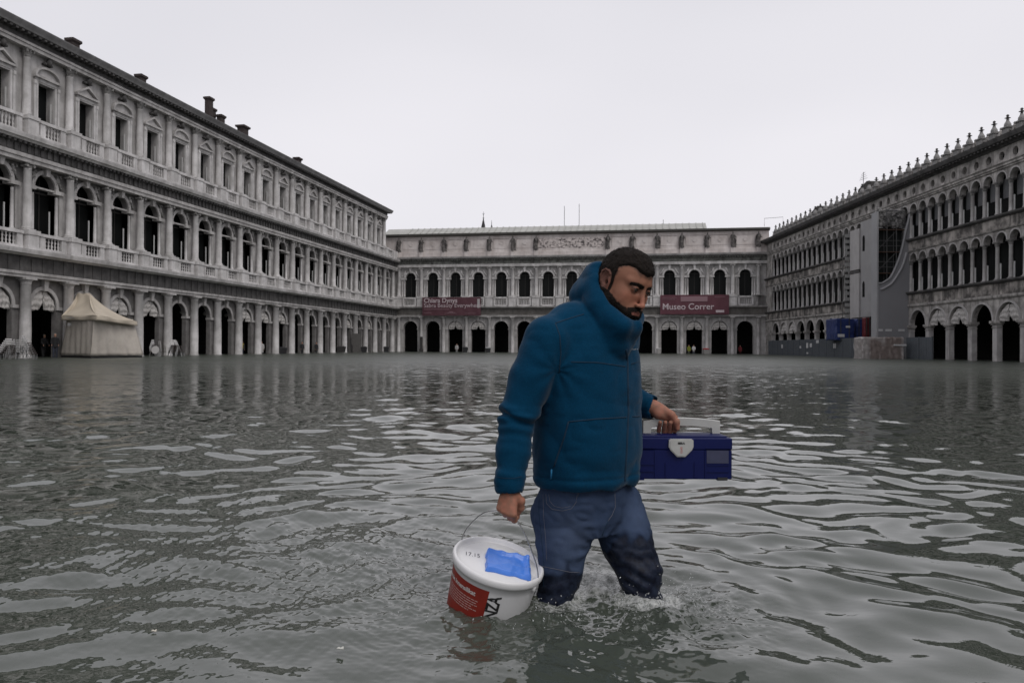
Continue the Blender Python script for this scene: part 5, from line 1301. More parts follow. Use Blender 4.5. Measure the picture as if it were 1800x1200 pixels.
# ------------------------------------------------------------------ the bucket, its blue bag, the toolbox
def frame(o, X, Y, Z):
    m = Matrix.Identity(4)
    for i, a in enumerate((X, Y, Z)): m.col[i][:3] = tuple(a)
    m.translation = Vector(tuple(o)); return m
WHITEP = mat('white_plastic', (.74, .735, .74), rough=.35, noise=.25, nscale=25, dark=(.60, .60, .60), mottle_lo=.5, mottle_hi=.8)
WHITEB = mat('scuffed_white_plastic', (.66, .66, .665), rough=.42, noise=.35, nscale=18, dark=(.48, .48, .48), mottle_lo=.5, mottle_hi=.8)
def build_bucket():
    up = Vector((.235, -.185, .95)).normalized(); C = Vector(at(879, 982, 2.72))
    fr = Vector((0, -1, 0)); fr = (fr - up * fr.dot(up)).normalized(); rt = fr.cross(up) * -1                    # rt: to the right seen from the front
    rt = up.cross(fr) * -1 if up.cross(fr).x < 0 else up.cross(fr)
    MW = frame(C, rt, -fr, up)                                                       # x right, y away from the viewer, z up
    root = empty('bucket'); root.matrix_world = MW
    tag(root, 'white plastic paint bucket with a red label carried half sunk in the water', 'bucket')
    b = MB(); b.lathe(0, 0, [(.128, -.262), (.132, -.268), (.136, -.26), (.152, -.06), (.1535, -.03), (.158, -.028), (.158, -.02), (.154, -.012), (.150, -.012)], 64); b.build('tub', WHITEB, root, True)
    l = MB(); l.lathe(0, 0, [(.156, -.026), (.162, -.026), (.1655, -.018), (.1655, -.004), (.162, .003), (.157, .004), (.153, .001), (.150, -.007), (.1455, -.012), (.138, -.0125), (.136, -.0095), (.03, -.0095)], 72); lid = l.build('lid', WHITEP, root, True)
    def rad(z): return .1535 + (z + .03) * (.1535 - .136) / .23 * 1.0
    def wrap(phi, z, lift=.0012): r = rad(z) + lift; return (r * math.sin(phi), -r * math.cos(phi), z)
    def patch(name, p0, p1, zt, zb, m, lift=.0010, n=24, nz=6):
        V = [wrap(p0 + (p1 - p0) * i / n, zb(p0 + (p1 - p0) * i / n) + (zt - zb(p0 + (p1 - p0) * i / n)) * j / nz, lift) for i in range(n + 1) for j in range(nz + 1)]
        F = [(i * (nz + 1) + j, (i + 1) * (nz + 1) + j, (i + 1) * (nz + 1) + j + 1, i * (nz + 1) + j + 1) for i in range(n) for j in range(nz)]
        return mesh_obj(name, V, F, m, root, True)
    D = math.radians
    patch('label', D(-102), D(-4), -.046, lambda p: -.215, mat('red_label', (.26, .022, .012), rough=.4, noise=.35, nscale=30, dark=(.15, .012, .008)))
    def wrap_text(body, size, phi0, z0, bold, m, name, vertical=False, sp=1.0, stretch=1.0):
        V, P = text_mesh(body, size, bold, space=sp)
        if vertical: Q = [wrap(phi0 - v[1] / .150, z0 + v[0] * stretch, .0022) for v in V]
        else: Q = [wrap(phi0 + v[0] / .150, z0 + v[1], .0022) for v in V]
        return mesh_obj(name, Q, P, m, root)
    LW = mat('label_white', (.62, .60, .58), rough=.5); LB = mat('print_black', (.012, .012, .012), rough=.5)
    wrap_text('Minerale Innensilikat', .0232, D(-90), -.080, .0004, LW, 'lettering', sp=.95)
    rr = random.Random(4)
    k = 0
    for row in range(10):
        z = -.098 - row * .0088; p = D(-88 + rr.uniform(0, 4)); e = D(-14 - rr.uniform(0, 16))
        while p < e:
            q = min(p + D(rr.uniform(3, 9)), e); patch('small_print' if False else 'small_print', p, q, z + .0016, lambda a, z=z: z, LW, .0020, 3, 1) if k < 60 else None
            p = q + D(1.0); k += 1
    wrap_text('ENZA', .062, D(12.5), -.168, .0016, LB, 'lettering', True, .90, .72)
    # date written on the lid, in marker pen
    V, P = text_mesh('17.15', .026, -.0002); a = D(8); Q = [(-.122 + v[0] * math.cos(a) - v[1] * math.sin(a), -.012 + v[0] * math.sin(a) + v[1] * 1.5 * math.cos(a), -.0085) for v in V]
    mesh_obj('handwriting', Q, P, mat('marker_ink', (.05, .05, .06)), lid)
    # ears and the wire bail
    e1, e2 = D(62), D(-118); ears = []
    for ph in (e1, e2):
        m = MB(); m.lathe(0, 0, [(.013, 0), (.013, .01), (.008, .012)], 12); o = m.build('bail_ear', WHITEP, root, True)
        o.matrix_local = Matrix.Rotation(ph, 4, 'Z') @ Matrix.Translation((0, -.152, -.034)) @ Matrix.Rotation(math.pi / 2, 4, 'X'); ears.append(o)
    iv = MW.inverted(); hp = iv @ Vector(at(900, 905, 2.628)); hp2 = iv @ Vector(at(889, 899, 2.64))
    A = Vector((.164 * math.sin(e1), -.164 * math.cos(e1), -.034)); Bp = Vector((.164 * math.sin(e2), -.164 * math.cos(e2), -.034))
    g1 = iv @ Vector(at(908, 911, 2.630)); g2 = iv @ Vector(at(877, 896, 2.645))
    c1 = iv @ Vector(at(937, 968, 2.64)); c2 = iv @ Vector(at(828, 921, 2.74)); c3 = iv @ Vector(at(851, 901, 2.69)); c4 = iv @ Vector(at(947, 1000, 2.655)); c5 = iv @ Vector(at(925, 938, 2.634))
    pts = [A, A + Vector((.004, -.001, .012)), c4, c1, c5, g1, hp, hp2, g2, c3, c2, iv @ Vector(at(817, 938, 2.79)), Bp + Vector((0, 0, .01)), Bp]
    # smooth the wire with a Catmull-Rom curve
    sm = []
    for i in range(len(pts) - 1):
        p0, p1, p2, p3 = pts[max(i - 1, 0)], pts[i], pts[i + 1], pts[min(i + 2, len(pts) - 1)]
        for t in (0, .2, .4, .6, .8):
            sm.append(.5 * ((2 * p1) + (-p0 + p2) * t + (2 * p0 - 5 * p1 + 4 * p2 - p3) * t * t + (-p0 + 3 * p1 - 3 * p2 + p3) * t ** 3))
    w = MB(); w.tube(sm + [pts[-1]], .0023, 8); w.build('handle', mat('galvanised_wire', (.42, .42, .42), rough=.35, metal=.8), root, True)
    # the folded blue bag lying on the lid
    bag = empty('plastic_bag'); bag.matrix_world = MW @ Matrix.Translation((.036, -.020, -.009)) @ Matrix.Rotation(D(4), 4, 'Z')
    tag(bag, 'crumpled blue plastic bag lying on the lid of the white bucket', 'bag')
    nx, ny = 60, 46; V = np.zeros(((nx + 1) * (ny + 1), 3)); i = 0
    gx, gy = np.meshgrid(np.linspace(-1, 1, nx + 1), np.linspace(-1, 1, ny + 1), indexing='ij'); X = gx * .080; Y = gy * .066
    def rid(x, y, s): return 1 - np.abs(vnoise(x, y, x * 0 + .5, s))
    Z = .005 + .010 * rid(X * 13 + Y * 6, Y * 17, 71) + .004 * rid(X * 34, Y * 28 + X * 10, 72) + .0010 * rid(X * 90, Y * 80, 74)
    Z += .013 * np.exp(-((gy - .72) / .16) ** 2) * (1 + .5 * vnoise(gx * 3, gy * 2, gx * 0, 73)) + .008 * np.exp(-((gx - .85) / .12) ** 2)
    edge = np.clip((1 - np.maximum(np.abs(gx), np.abs(gy))) / .06, 0, 1); Z = Z * np.sqrt(edge) + .0015
    X = X + .003 * vnoise(gx * 4, gy * 4, gx * 0, 75) * np.abs(gx); Y = Y + .006 * vnoise(gx * 3.3, gy * 3, gx * 0, 76) * np.abs(gy)
    V = np.stack([X.ravel(), Y.ravel(), Z.ravel()], 1); n = len(V); Vb = V.copy(); Vb[:, 2] = .0005; k = ny + 1
    I = (np.arange(nx)[:, None] * k + np.arange(ny)[None]).ravel(); Fq = np.stack([I, I + k, I + k + 1, I + 1], 1)
    rim = [i * k for i in range(nx + 1)] + [nx * k + j for j in range(1, k)] + [i * k + ny for i in range(nx - 1, -1, -1)] + [j for j in range(ny - 1, 0, -1)]
    R = np.array([(rim[a], rim[a - 1], rim[a - 1] + n, rim[a] + n) for a in range(len(rim))])
    BAGM = mat('blue_film', (.075, .23, .74), rough=.35, noise=.25, nscale=22, dark=(.04, .14, .56))
    mesh_obj('film', np.concatenate([V, Vb]), np.concatenate([Fq, Fq[:, ::-1] + n, R]), BAGM, bag, True)
    q = MB(); rr = random.Random(5)
    for s in range(9): x, y = rr.uniform(-.010, .010), rr.uniform(-.006, .006); q.box(x - .0035, x + .0035, y - .0012, y + .0012, .0165, .0185)
    q.build('printed_mark', mat('red_print', (.55, .06, .12)), bag)
    return MW
build_bucket()

def build_toolbox():
    Y = 2.915; a = at(1106.5, 843, Y); b = at(1287.5, 770, Y); cx = (a[0] + b[0]) / 2; hw = (b[0] - a[0]) / 2; z0, z1 = a[2], b[2]; H = z1 - z0; dp = .17
    root = empty('toolbox', (cx, Y, z0)); tag(root, 'dark blue plastic toolbox with a grey carrying handle held above the water', 'toolbox')
    BL = mat('blue_case_plastic', (.0012, .0060, .072), rough=.5, spec=.25, noise=.3, nscale=14, dark=(.0010, .0042, .055), bump=.15, bscale=700, bdist=.0006)
    GR = mat('grey_handle_plastic', (.47, .47, .45), rough=.42, noise=.2, nscale=20)
    def rb(m, x0, x1, y0, y1, zz0, zz1, r=.004):
        """box with chamfered vertical and top edges"""
        pts = [(x0 + r, y0), (x1 - r, y0), (x1, y0 + r), (x1, y1 - r), (x1 - r, y1), (x0 + r, y1), (x0, y1 - r), (x0, y0 + r)]
        n = len(m.v); cxx, cyy = (x0 + x1) / 2, (y0 + y1) / 2
        def ins(p): return (cxx + (p[0] - cxx) * (1 - r / (x1 - x0) * 1.6), cyy + (p[1] - cyy) * (1 - r / (y1 - y0) * 1.6))
        rings = [([ins(p) for p in pts], zz0), (pts, zz0 + r * .8), (pts, zz1 - r * .8), ([ins(p) for p in pts], zz1)]
        for P, z in rings: m.v += [(x, y, z) for x, y in P]
        for k in range(3):
            for i in range(8): j = (i + 1) % 8; m.f.append((n + k * 8 + i, n + k * 8 + j, n + (k + 1) * 8 + j, n + (k + 1) * 8 + i))
        m.f.append(tuple(n + i for i in reversed(range(8)))); m.f.append(tuple(n + 24 + i for i in range(8)))
    m = MB(); rb(m, -hw, hw, 0, dp, .004, H * .72)
    for s in (-1, 1):
        for z in (H * .76, H * .5, H * .26): pass
    for x0, x1 in ((-hw + .012, -hw + .10), (hw - .10, hw - .012)):
        m.box(x0, x1, -.0035, .001, H * .20, H * .235); m.box(x0, x1, -.0035, .001, H * .36, H * .395)
    m.box(hw - .103, hw - .097, -.003, .001, H * .03, H * .7); m.box(-hw + .097, -hw + .103, -.003, .001, H * .03, H * .7); m.box(-.058, -.052, -.003, .001, .01, H * .42); m.box(.052, .058, -.003, .001, .01, H * .42)
    for x in (-hw + .03, hw - .055): m.box(x, x + .028, -.002, dp * .2, 0, .006)
    m.build('case', BL, root)
    m = MB(); rb(m, -hw - .001, hw + .001, -.002, dp + .002, H * .725, H); rb(m, -hw + .014, hw - .014, .018, dp - .018, H - .002, H + .006, .003)
    m.box(-hw + .012, -hw + .10, -.0055, .0, H * .76, H * .785); m.box(hw - .10, hw - .006, -.0055, .0, H * .76, H * .785)
    lid = m.build('lid', BL, root)
    m = MB(); m.box(hw - .097, hw - .014, -.0045, -.0008, H * .41, H * .715); m.build('label_holder', mat('dull_grey_blue_panel', (.045, .05, .10), rough=.5, noise=.3, nscale=30), root)
    m = MB(); m.box(hw - .055, hw - .018, -.0052, .002, .001, .012); m.build('rubber_foot', mat('black_rubber', (.02, .02, .02), rough=.4), root)
    # latch, centred over the seam between lid and case
    lt = [(-.046, H * .955), (-.0465, H * .80), (-.040, H * .72), (-.021, H * .60), (-.015, H * .565), (.015, H * .565), (.021, H * .60), (.040, H * .72), (.0465, H * .80), (.046, H * .955), (.040, H * .985), (-.040, H * .985)]
    m = MB(); m.exty([(x * 1.0, z) for x, z in lt], -.012, -.001); q = [(x * .9, H * .785 + (z - H * .785) * .88) for x, z in lt]; m.exty(q, -.0145, -.012); la = m.build('latch', GR, root)
    V, P = text_mesh('SERA', .0150, .0008, align='CENTER', space=.95); mesh_obj('lettering', [(v[0] * .82, -.0152, H * .865 + v[1] * .72) for v in V], P, mat('print_black', (.012, .012, .012)), la)
    V, P = text_mesh('CLIO', .0125, .0001, align='CENTER'); mesh_obj('lettering', [(.0035 - v[1] * .8, -.0152, H * .73 + v[0] * .9) for v in V], P, mat('print_red', (.5, .05, .03)), la)
    # handle
    yb = .122; hx = (at(1264.5, 740, 3.04)[0] - at(1197, 740, 3.04)[0])
    hz1 = at(1264, 739, 3.04)[2] - z0; hzc = at(1197, 733.5, 3.04)[2] - z0; th = .028
    top = [(-hx + 2 * hx * i / 20, hz1 + (hzc - hz1) * (1 - ((i - 10) / 10) ** 2)) for i in range(21)]
    cxh = at(1197, 740, 3.04)[0] - cx
    out = [(cxh - hx, H + .002)] + [(cxh + x, z) for x, z in top] + [(cxh + hx, H + .002), (cxh + hx - .030, H + .002), (cxh + hx - .032, hz1 - th * .95)]
    out += [(cxh + x * .86, z - th - .001) for x, z in top[::-1][1:-1]] + [(cxh - hx + .032, hz1 - th * .95), (cxh - hx + .030, H + .002)]
    n = len(out); m = MB()
    # bevelled slab: front and back outlines inset a little
    cx2, cz2 = cxh, (hz1 + H) / 2
    for y, s in ((yb - .017, .0), (yb - .012, 1), (yb + .012, 1), (yb + .017, .0)):
        for x, z in out:
            k = 1.0 if s else .992; m.v.append((cx2 + (x - cx2) * k, y, cz2 + (z - cz2) * (1.0 if s else .97)))
    for k in range(3):
        for i in range(n): j = (i + 1) % n; m.f.append((k * n + i, k * n + j, (k + 1) * n + j, (k + 1) * n + i))
    # front and back as strips between the upper and lower outline
    up_i = list(range(0, 23)); lo_i = [0] + list(range(n - 1, 22, -1)); 
    for base in (0, 3 * n):
        a_, b_ = up_i, lo_i
        K = 24
        for t in range(K):
            i0, i1 = a_[round(t * (len(a_) - 1) / K)], a_[round((t + 1) * (len(a_) - 1) / K)]; j0, j1 = b_[round(t * (len(b_) - 1) / K)], b_[round((t + 1) * (len(b_) - 1) / K)]
            m.f.append((base + i0, base + i1, base + j1)) if i0 != i1 and len({i0, i1, j1}) == 3 else None
            m.f.append((base + i0, base + j1, base + j0)) if len({i0, j0, j1}) == 3 else None
    m.build('handle', GR, root)
build_toolbox()
# ------------------------------------------------------------------ market tent
def grid_patch(P00, P10, P11, P01, nu, nv, disp):
    """a cloth patch between four corners; disp(u, v) gives an offset along its normal"""
    A, B, C_, D_ = map(np.array, (P00, P10, P11, P01)); nrm = np.cross(B - A, D_ - A).astype(float); nrm /= np.linalg.norm(nrm)
    V = []; F = []
    for i in range(nu + 1):
        for j in range(nv + 1):
            u, v = i / nu, j / nv; p = A * (1 - u) * (1 - v) + B * u * (1 - v) + C_ * u * v + D_ * (1 - u) * v; V.append(p + nrm * disp(u, v))
    k = nv + 1
    for i in range(nu):
        for j in range(nv): F.append((i * k + j, (i + 1) * k + j, (i + 1) * k + j + 1, i * k + j + 1))
    return V, F
def solid(o, t):
    m = o.modifiers.new('thickness', 'SOLIDIFY'); m.thickness = t; return o
def build_tent():
    root = empty('market_tent'); tag(root, 'beige canvas market tent standing in front of the left arcade', 'tent')
    YF, YR, YL, YB = 50.5, 55.0, 53.5, 58.0
    zb, ze = .16, 2.72
    def P(px, Y, z): return ((px - 900) / F_PX * Y, Y, z)
    FCb, RCb, LCb = P(160, YF, zb), P(250, YR, zb), P(108, YL, zb); FCt, RCt, LCt = P(166, YF, ze), P(233, YR, ze), P(116, YL, ze); BCt = P(190, YB, ze); BCb = P(196, YB, zb)
    CAN = mat('tent_wall_cloth', (.52, .48, .425), rough=.9, noise=.4, nscale=1.1, dark=(.26, .225, .20)); ROOFC = mat('tent_roof_cloth', (.54, .475, .385), rough=.85, noise=.35, nscale=.8, dark=(.33, .285, .215))
    def fold(s): return lambda u, v: (.09 * vnoise(np.array(u * 9.0), np.array(v * 1.1 + s), np.array(.3), s) + .04 * math.sin(u * 34 + s + 2 * v)) * (1 - .5 * v)
    Q = lambda *a: a
    V, F = grid_patch(LCb, FCb, FCt, LCt, 40, 12, fold(3)); o = mesh_obj('wall', V, F, CAN, root, True); solid(o, .03)
    V, F = grid_patch(FCb, RCb, RCt, FCt, 60, 12, fold(5)); o = mesh_obj('wall', V, F, CAN, root, True); solid(o, .03)
    V, F = grid_patch(BCb, LCb, LCt, BCt, 20, 6, fold(6)); o = mesh_obj('wall', V, F, CAN, root, True); solid(o, .03)
    V, F = grid_patch(RCb, BCb, BCt, RCt, 20, 6, fold(7)); o = mesh_obj('wall', V, F, CAN, root, True); solid(o, .03)
    ap0, ap1 = P(135, 55.8, 4.62), P(156, 55.0, 4.56)
    LR, FR, RR, BR_ = P(107, YL - .3, 2.85), P(171, YF - .4, 2.78), P(241, YR - .1, 2.55), P(194, YB + .3, 2.85)
    sag = lambda u, v: -.26 * math.sin(math.pi * v) * 1.0 + .03 * math.sin(u * 9)
    for a, b, c, d in ((LR, FR, ap1, ap0), (FR, RR, ap1, ap1), (RR, BR_, ap0, ap1), (BR_, LR, ap0, ap0)):
        d = tuple(np.array(d) + .001); V, F = grid_patch(a, b, c, d, 18, 12, sag); o = mesh_obj('roof', V, F, ROOFC, root, True); solid(o, .02)
    for a, b in ((LR, FR), (FR, RR)):
        d = lambda u, v: .05 * math.sin(u * 15) * (1 - v)
        a2, b2 = (np.array(a) - (0, 0, .28)), (np.array(b) - (0, 0, .30)); V, F = grid_patch(a2, b2, b, a, 30, 3, d); o = mesh_obj('valance', V, F, ROOFC, root, True); solid(o, .02)
    m = MB(); xs = [p[0] for p in (FCb, RCb, LCb, BCb)]
    m.poly([(p[0], p[1], .14) for p in (LCb, FCb, RCb, BCb)])
    for a, b in ((LCb, FCb), (FCb, RCb), (RCb, BCb), (BCb, LCb)): m.quad((a[0], a[1], -.45), (b[0], b[1], -.45), (b[0], b[1], .14), (a[0], a[1], .14))
    m.build('base', mat('dark_base', (.02, .02, .02)), root)
    m = MB(); p = P(122, 52.0, 2.35); m.box(p[0] - .08, p[0] + .08, p[1] - .1, p[1] + .1, p[2] - .2, p[2]); m.tube([(p[0] - .25, p[1], 2.7), (p[0] + 1.0, p[1] + .2, 2.78)], .02); m.build('awning_bracket', mat('grey_metal', (.25, .25, .25), rough=.5), root)
build_tent()

# ------------------------------------------------------------------ stacked cafe chairs
def make_chair():
    root = empty('cafe_chair'); FR = mat('chair_metal', (.30, .30, .30), rough=.5); SL = mat('white_slat', (.66, .65, .64), rough=.6); DK = mat('wicker_brown', (.05, .035, .03), rough=.8)
    for sx in (-1, 1):
        m = MB(); m.tube([(sx * .2, -.2, 0), (sx * .2, -.16, .45)], .016, 6); m.build('leg', FR, root)
        m = MB(); m.tube([(sx * .2, .25, 0), (sx * .19, .17, .45), (sx * .18, .24, .88)], .016, 6); m.build('leg', FR, root)
    m = MB(); m.box(-.21, .21, -.2, .19, .44, .47); m.build('seat', DK, root)
    m = MB()
    for i in range(3): z = .55 + i * .13; m.box(-.2, .2, .19 + .012 * i, .215 + .012 * i, z, z + .065)
    m.build('backrest', SL, root)
    return root
ORDC = {5: ['lowest ', 'second from the bottom ', 'middle ', 'second from the top ', 'topmost '], 6: ['lowest ', 'second lowest ', 'third from the bottom ', 'third from the top ', 'second from the top ', 'topmost '],
        7: ['lowest ', 'second lowest ', 'third from the bottom ', 'middle ', 'third from the top ', 'second from the top ', 'topmost ']}
_ch = make_chair(); _first = True
def chair_stack(px, Y, n, dirx, rz, label, group, lean=.0):
    global _first
    x0 = (px - 900) / F_PX * Y
    for i in range(n):
        if _first: c = _ch; _first = False
        else: c = dup(_ch, None)
        c.location = (x0 + dirx[0] * i, Y + dirx[1] * i, -.12 + dirx[2] * i); c.rotation_euler = (lean, 0, rz)
        tag(c, ORDC[n][i] + label, 'chair', group)
chair_stack(9, 46.5, 5, (.05, .06, .12), 1.2, 'cafe chair of the stack at the very left edge', 'stack of cafe chairs at the left edge')
chair_stack(24, 46.8, 5, (.04, .05, .11), 2.0, 'cafe chair of the middle stack left of the tent', 'middle stack of cafe chairs left of the tent')
chair_stack(38, 46.4, 5, (-.03, .05, .11), 2.6, 'cafe chair of the upright stack beside the leaning one', 'upright stack of cafe chairs left of the tent')
chair_stack(56, 46.2, 7, (-.075, .02, .11), 1.75, 'cafe chair of the leaning stack left of the tent', 'leaning stack of cafe chairs left of the tent', .12)
chair_stack(270, 60.0, 6, (.01, .05, .11), 1.6, 'cafe chair of the stack just right of the tent', 'stack of cafe chairs right of the tent')
chair_stack(286, 60.4, 5, (-.03, .05, .11), 2.4, 'cafe chair of the second stack right of the tent', 'second stack of cafe chairs right of the tent')
chair_stack(302, 60.2, 6, (.02, .05, .11), .9, 'cafe chair of the third stack right of the tent', 'third stack of cafe chairs right of the tent')
chair_stack(318, 60.6, 6, (-.06, .04, .10), 1.5, 'cafe chair of the last stack right of the tent', 'last stack of cafe chairs right of the tent')
t = empty('cafe_table', ((273 - 900) / F_PX * 59.3, 59.3, -.1)); tag(t, 'round white cafe table top tipped up against the stacked chairs', 'table')
m = MB(); m.exty([(.30 * math.cos(a), .62 + .30 * math.sin(a)) for a in np.linspace(0, 2 * math.pi, 25)[:-1]], -.02, .02); m.build('tabletop', mat('white_tabletop', (.6, .59, .58), rough=.5), t)
m = MB(); m.tube([(0, .03, .62), (0, .45, .3)], .025, 8); m.box(-.2, .2, .44, .48, .1, .5); m.build('pedestal', mat('chair_metal', (.3, .3, .3)), t)

# ------------------------------------------------------------------ people in the arcades
def small_person(loc, rz, label, jacket, trousers, hair=(.03, .02, .015), step=.12, arm=.0, stoop=0.0, skirt=0.0):
    root = empty('person', loc, rz); tag(root, label, 'person')
    def build(name, fn, color, h=.018):
        F = Field((-.45, -.4, -.05), (.45, .45, 1.85), h); fn(F); V, Fc = F.mesh(1); return mesh_obj(name, V, Fc, mat('cloth_%d_%d_%d' % tuple(int(c * 1000) for c in color), color, rough=.9), root, True)
    y0 = stoop
    def body(F):
        F.ell((0, .02 + y0, 1.63), (.075, .095, .115), k=.02); F.cap((0, y0, 1.42), (0, y0, 1.55), .055, k=.03); F.cap((0, .10 + y0, 1.61), (0, .115 + y0, 1.60), .012, k=.01)
        F.chain([(0, 0, .9), (0, y0 * .5, 1.15), (0, y0, 1.40)], [.13, .12, .14], .05)
        for s in (-1, 1):
            F.cap((0, y0, 1.4), (s * .17, y0, 1.38), .06, k=.04); F.chain([(s * .19, y0, 1.38), (s * .22, y0 + .03, 1.12), (s * .2, y0 + .1 + arm, .9 + arm)], [.05, .042, .032], .02)
            F.ell((s * .2, y0 + .12 + arm, .85 + arm), (.028, .035, .06), k=.015)
            F.chain([(s * .09, 0, .9), (s * .09, s * step * .6 + .02, .48), (s * .09, s * step, .04)], [.08, .055, .04], .02); F.cap((s * .09, s * step, .0), (s * .09, s * step + .14, .0), .04, k=.02)
    build('body', body, (.36, .2, .14))
    def jac(F):
        F.chain([(0, 0, .86), (0, y0 * .5, 1.15), (0, y0, 1.38)], [.165, .155, .165], .05)
        for s in (-1, 1): F.cap((0, y0, 1.4), (s * .16, y0, 1.38), .08, k=.04); F.chain([(s * .19, y0, 1.38), (s * .22, y0 + .03, 1.12), (s * .2, y0 + .09 + arm, .93 + arm)], [.072, .062, .05], .02)
        if skirt: F.cap((0, 0, .9), (0, 0, .9 - skirt), .16, .19, .03)
        F.warp(lambda x, y, z: .008 * vnoise(x * 14, y * 14, z * 14, 3), .05)
    build('jacket', jac, jacket)
    def tro(F):
        for s in (-1, 1): F.chain([(s * .08, 0, .88), (s * .09, s * step * .6 + .02, .48), (s * .09, s * step, .08)], [.11, .075, .065], .03)
    build('trousers', tro, trousers)
    def hr(F): F.ell((0, -.005 + y0, 1.665), (.083, .1, .10), k=.01); F.rbox((0, .11 + y0, 1.60), (.08, .06, .10), np.eye(3), .01, .01, 'sub'); F.rbox((0, 0, 1.50), (.2, .2, .09), np.eye(3), .01, .01, 'sub')
    build('hair', hr, hair, .012)
def left_loc(px, y, z=-.42):
    u = (px - 900) / F_PX; o_ = ML @ Vector((0, y, 0)); d_ = ML.to_3x3() @ Vector((1, 0, 0)); t = (u * o_.y - o_.x) / (d_.x - u * d_.y); p = ML @ Vector((t, y, z)); return tuple(p)
def far_loc(px, y, z=-.42):
    u = (px - 900) / F_PX; o_ = MF @ Vector((0, y, 0)); d_ = MF.to_3x3() @ Vector((1, 0, 0)); t = (u * o_.y - o_.x) / (d_.x - u * d_.y); return tuple(MF @ Vector((t, y, z)))
BLKC, NAVY, GRYC = (.018, .018, .02), (.025, .03, .05), (.12, .12, .12)
small_person(left_loc(97, .9, -.1), -2.6, 'person in a dark jacket standing with hands at the hips left of the tent', BLKC, (.03, .035, .05), (.25, .23, .2), .05, .08)
small_person(left_loc(76, -1.6, -.15), -2.0, 'person in black bending in the shade of the arch left of the tent', BLKC, BLKC, (.2, .18, .16), .1, .1, .12)
small_person(left_loc(426, -1.2), -2.4, 'person in dark clothes behind a column with a yellow scarf', (.05, .05, .06), NAVY, step=.1)
small_person(left_loc(460, -.2), -2.8, 'person in a pale coat between two columns of the left arcade', (.40, .39, .38), NAVY, step=.1, skirt=.25)
small_person(left_loc(531, .9), -2.5, 'person in black wading beside a column in the middle of the left arcade', BLKC, BLKC, step=.2, arm=.05)
small_person(left_loc(556, .5), -2.2, 'person in a black coat one arch farther than the wading one', BLKC, (.03, .03, .03), step=.12, skirt=.2)
small_person(far_loc(803, .8), 3.1, 'person in pale clothes in front of the third arch of the far arcade', (.36, .35, .35), (.2, .2, .2), step=.08)
small_person(far_loc(1211, .9), 3.3, 'person in a bright yellow vest in an arch of the far arcade', (.20, .22, .03), (.08, .09, .07), step=.1)
small_person(far_loc(1219.5, .5), 2.9, 'person in white beside the one in the yellow vest', (.52, .52, .52), (.06, .06, .08), step=.1, arm=.15)
small_person(far_loc(1301, -1.4), 3.0, 'person in dull red deep in the last arch of the far arcade', (.22, .03, .035), (.06, .02, .02), step=.1)
sc1 = MB(); p = left_loc(427, -.95, 1.0); sc1.lathe(p[0], p[1], [(.09, .97), (.13, 1.02), (.1, 1.08)], 10); sc1.tube([(p[0], p[1] - .12, 1.0), (p[0] + .06, p[1] - .16, .55)], .05, 8)
tag(sc1.build('scarf', mat('yellow_cloth', (.45, .36, .05)), smooth=True), 'yellow scarf worn by the person behind the column', 'scarf')

# ------------------------------------------------------------------ small black things set between the columns
def crate(loc, rz, label, color, lidc, w=.5):
    root = empty('storage_box', loc, rz); tag(root, label, 'box')
    m = MB(); m.tbox(0, 0, -.1, .55, w * .8, w * .6, w, w * .75); m.build('tub', mat('crate_%d' % int(color[0] * 1000), color, rough=.7), root)
    m = MB(); m.box(-w * 1.06, w * 1.06, -w * .8, w * .8, .55, .66); m.tbox(0, 0, .66, .74, w * .8, w * .6, w * .6, w * .4); m.build('lid', mat('crate_lid_%d' % int(lidc[0] * 1000), lidc, rough=.7), root)
crate(left_loc(497, .9, 0), .2, 'dark box by the column foot left of the black wader', BLKC, BLKC, .45)
crate(left_loc(600, .9, .15), .2, 'large dark rounded box in the far half of the left arcade', (.03, .028, .027), (.03, .028, .027), .6)
crate(left_loc(640, 1.0, .1), .1, 'small black box before the eighth column from the far left corner', BLKC, BLKC, .42)
crate(left_loc(679, 1.2, .1), .1, 'small black box in the far left corner of the square', BLKC, BLKC, .4)
crate(far_loc(818, 1.0, .1), .1, 'small black box by a column foot under the left banner', BLKC, BLKC, .42)
crate(far_loc(858, 1.0, .1), .1, 'small black box with a pale lid in the far arcade', BLKC, (.3, .3, .3), .42)
crate(far_loc(1158, 1.0, .1), .1, 'small pale box by a column right of the bearded man', (.35, .34, .33), (.4, .4, .4), .3)
crate(far_loc(1241, 1.0, .1), .1, 'small box with a red lid by a column under the museum banner', (.35, .34, .34), (.35, .03, .03), .42)
m = MB(); p = far_loc(740.5, .75, 0); m.box(p[0] - .22, p[0] + .22, p[1] - .05, p[1] + .05, .5, 2.4); m.box(p[0] - .3, p[0] + .3, p[1] - .15, p[1] + .15, -.45, .5)
tag(m.build('notice_board', mat('dark_board', (.03, .028, .027), rough=.6)), 'tall dark notice board against a column of the far arcade', 'notice board')
m = MB(); p = left_loc(625, .75, 0); m.box(p[0] - .55, p[0] + .55, p[1] - .05, p[1] + .05, 1.0, 2.6); m.box(p[0] - .4, p[0] + .4, p[1] - .1, p[1] + .1, -.45, 1.0)
tag(m.build('notice_board', mat('grey_board', (.10, .095, .09), rough=.6)), 'square grey notice board between far columns of the left arcade', 'notice board')

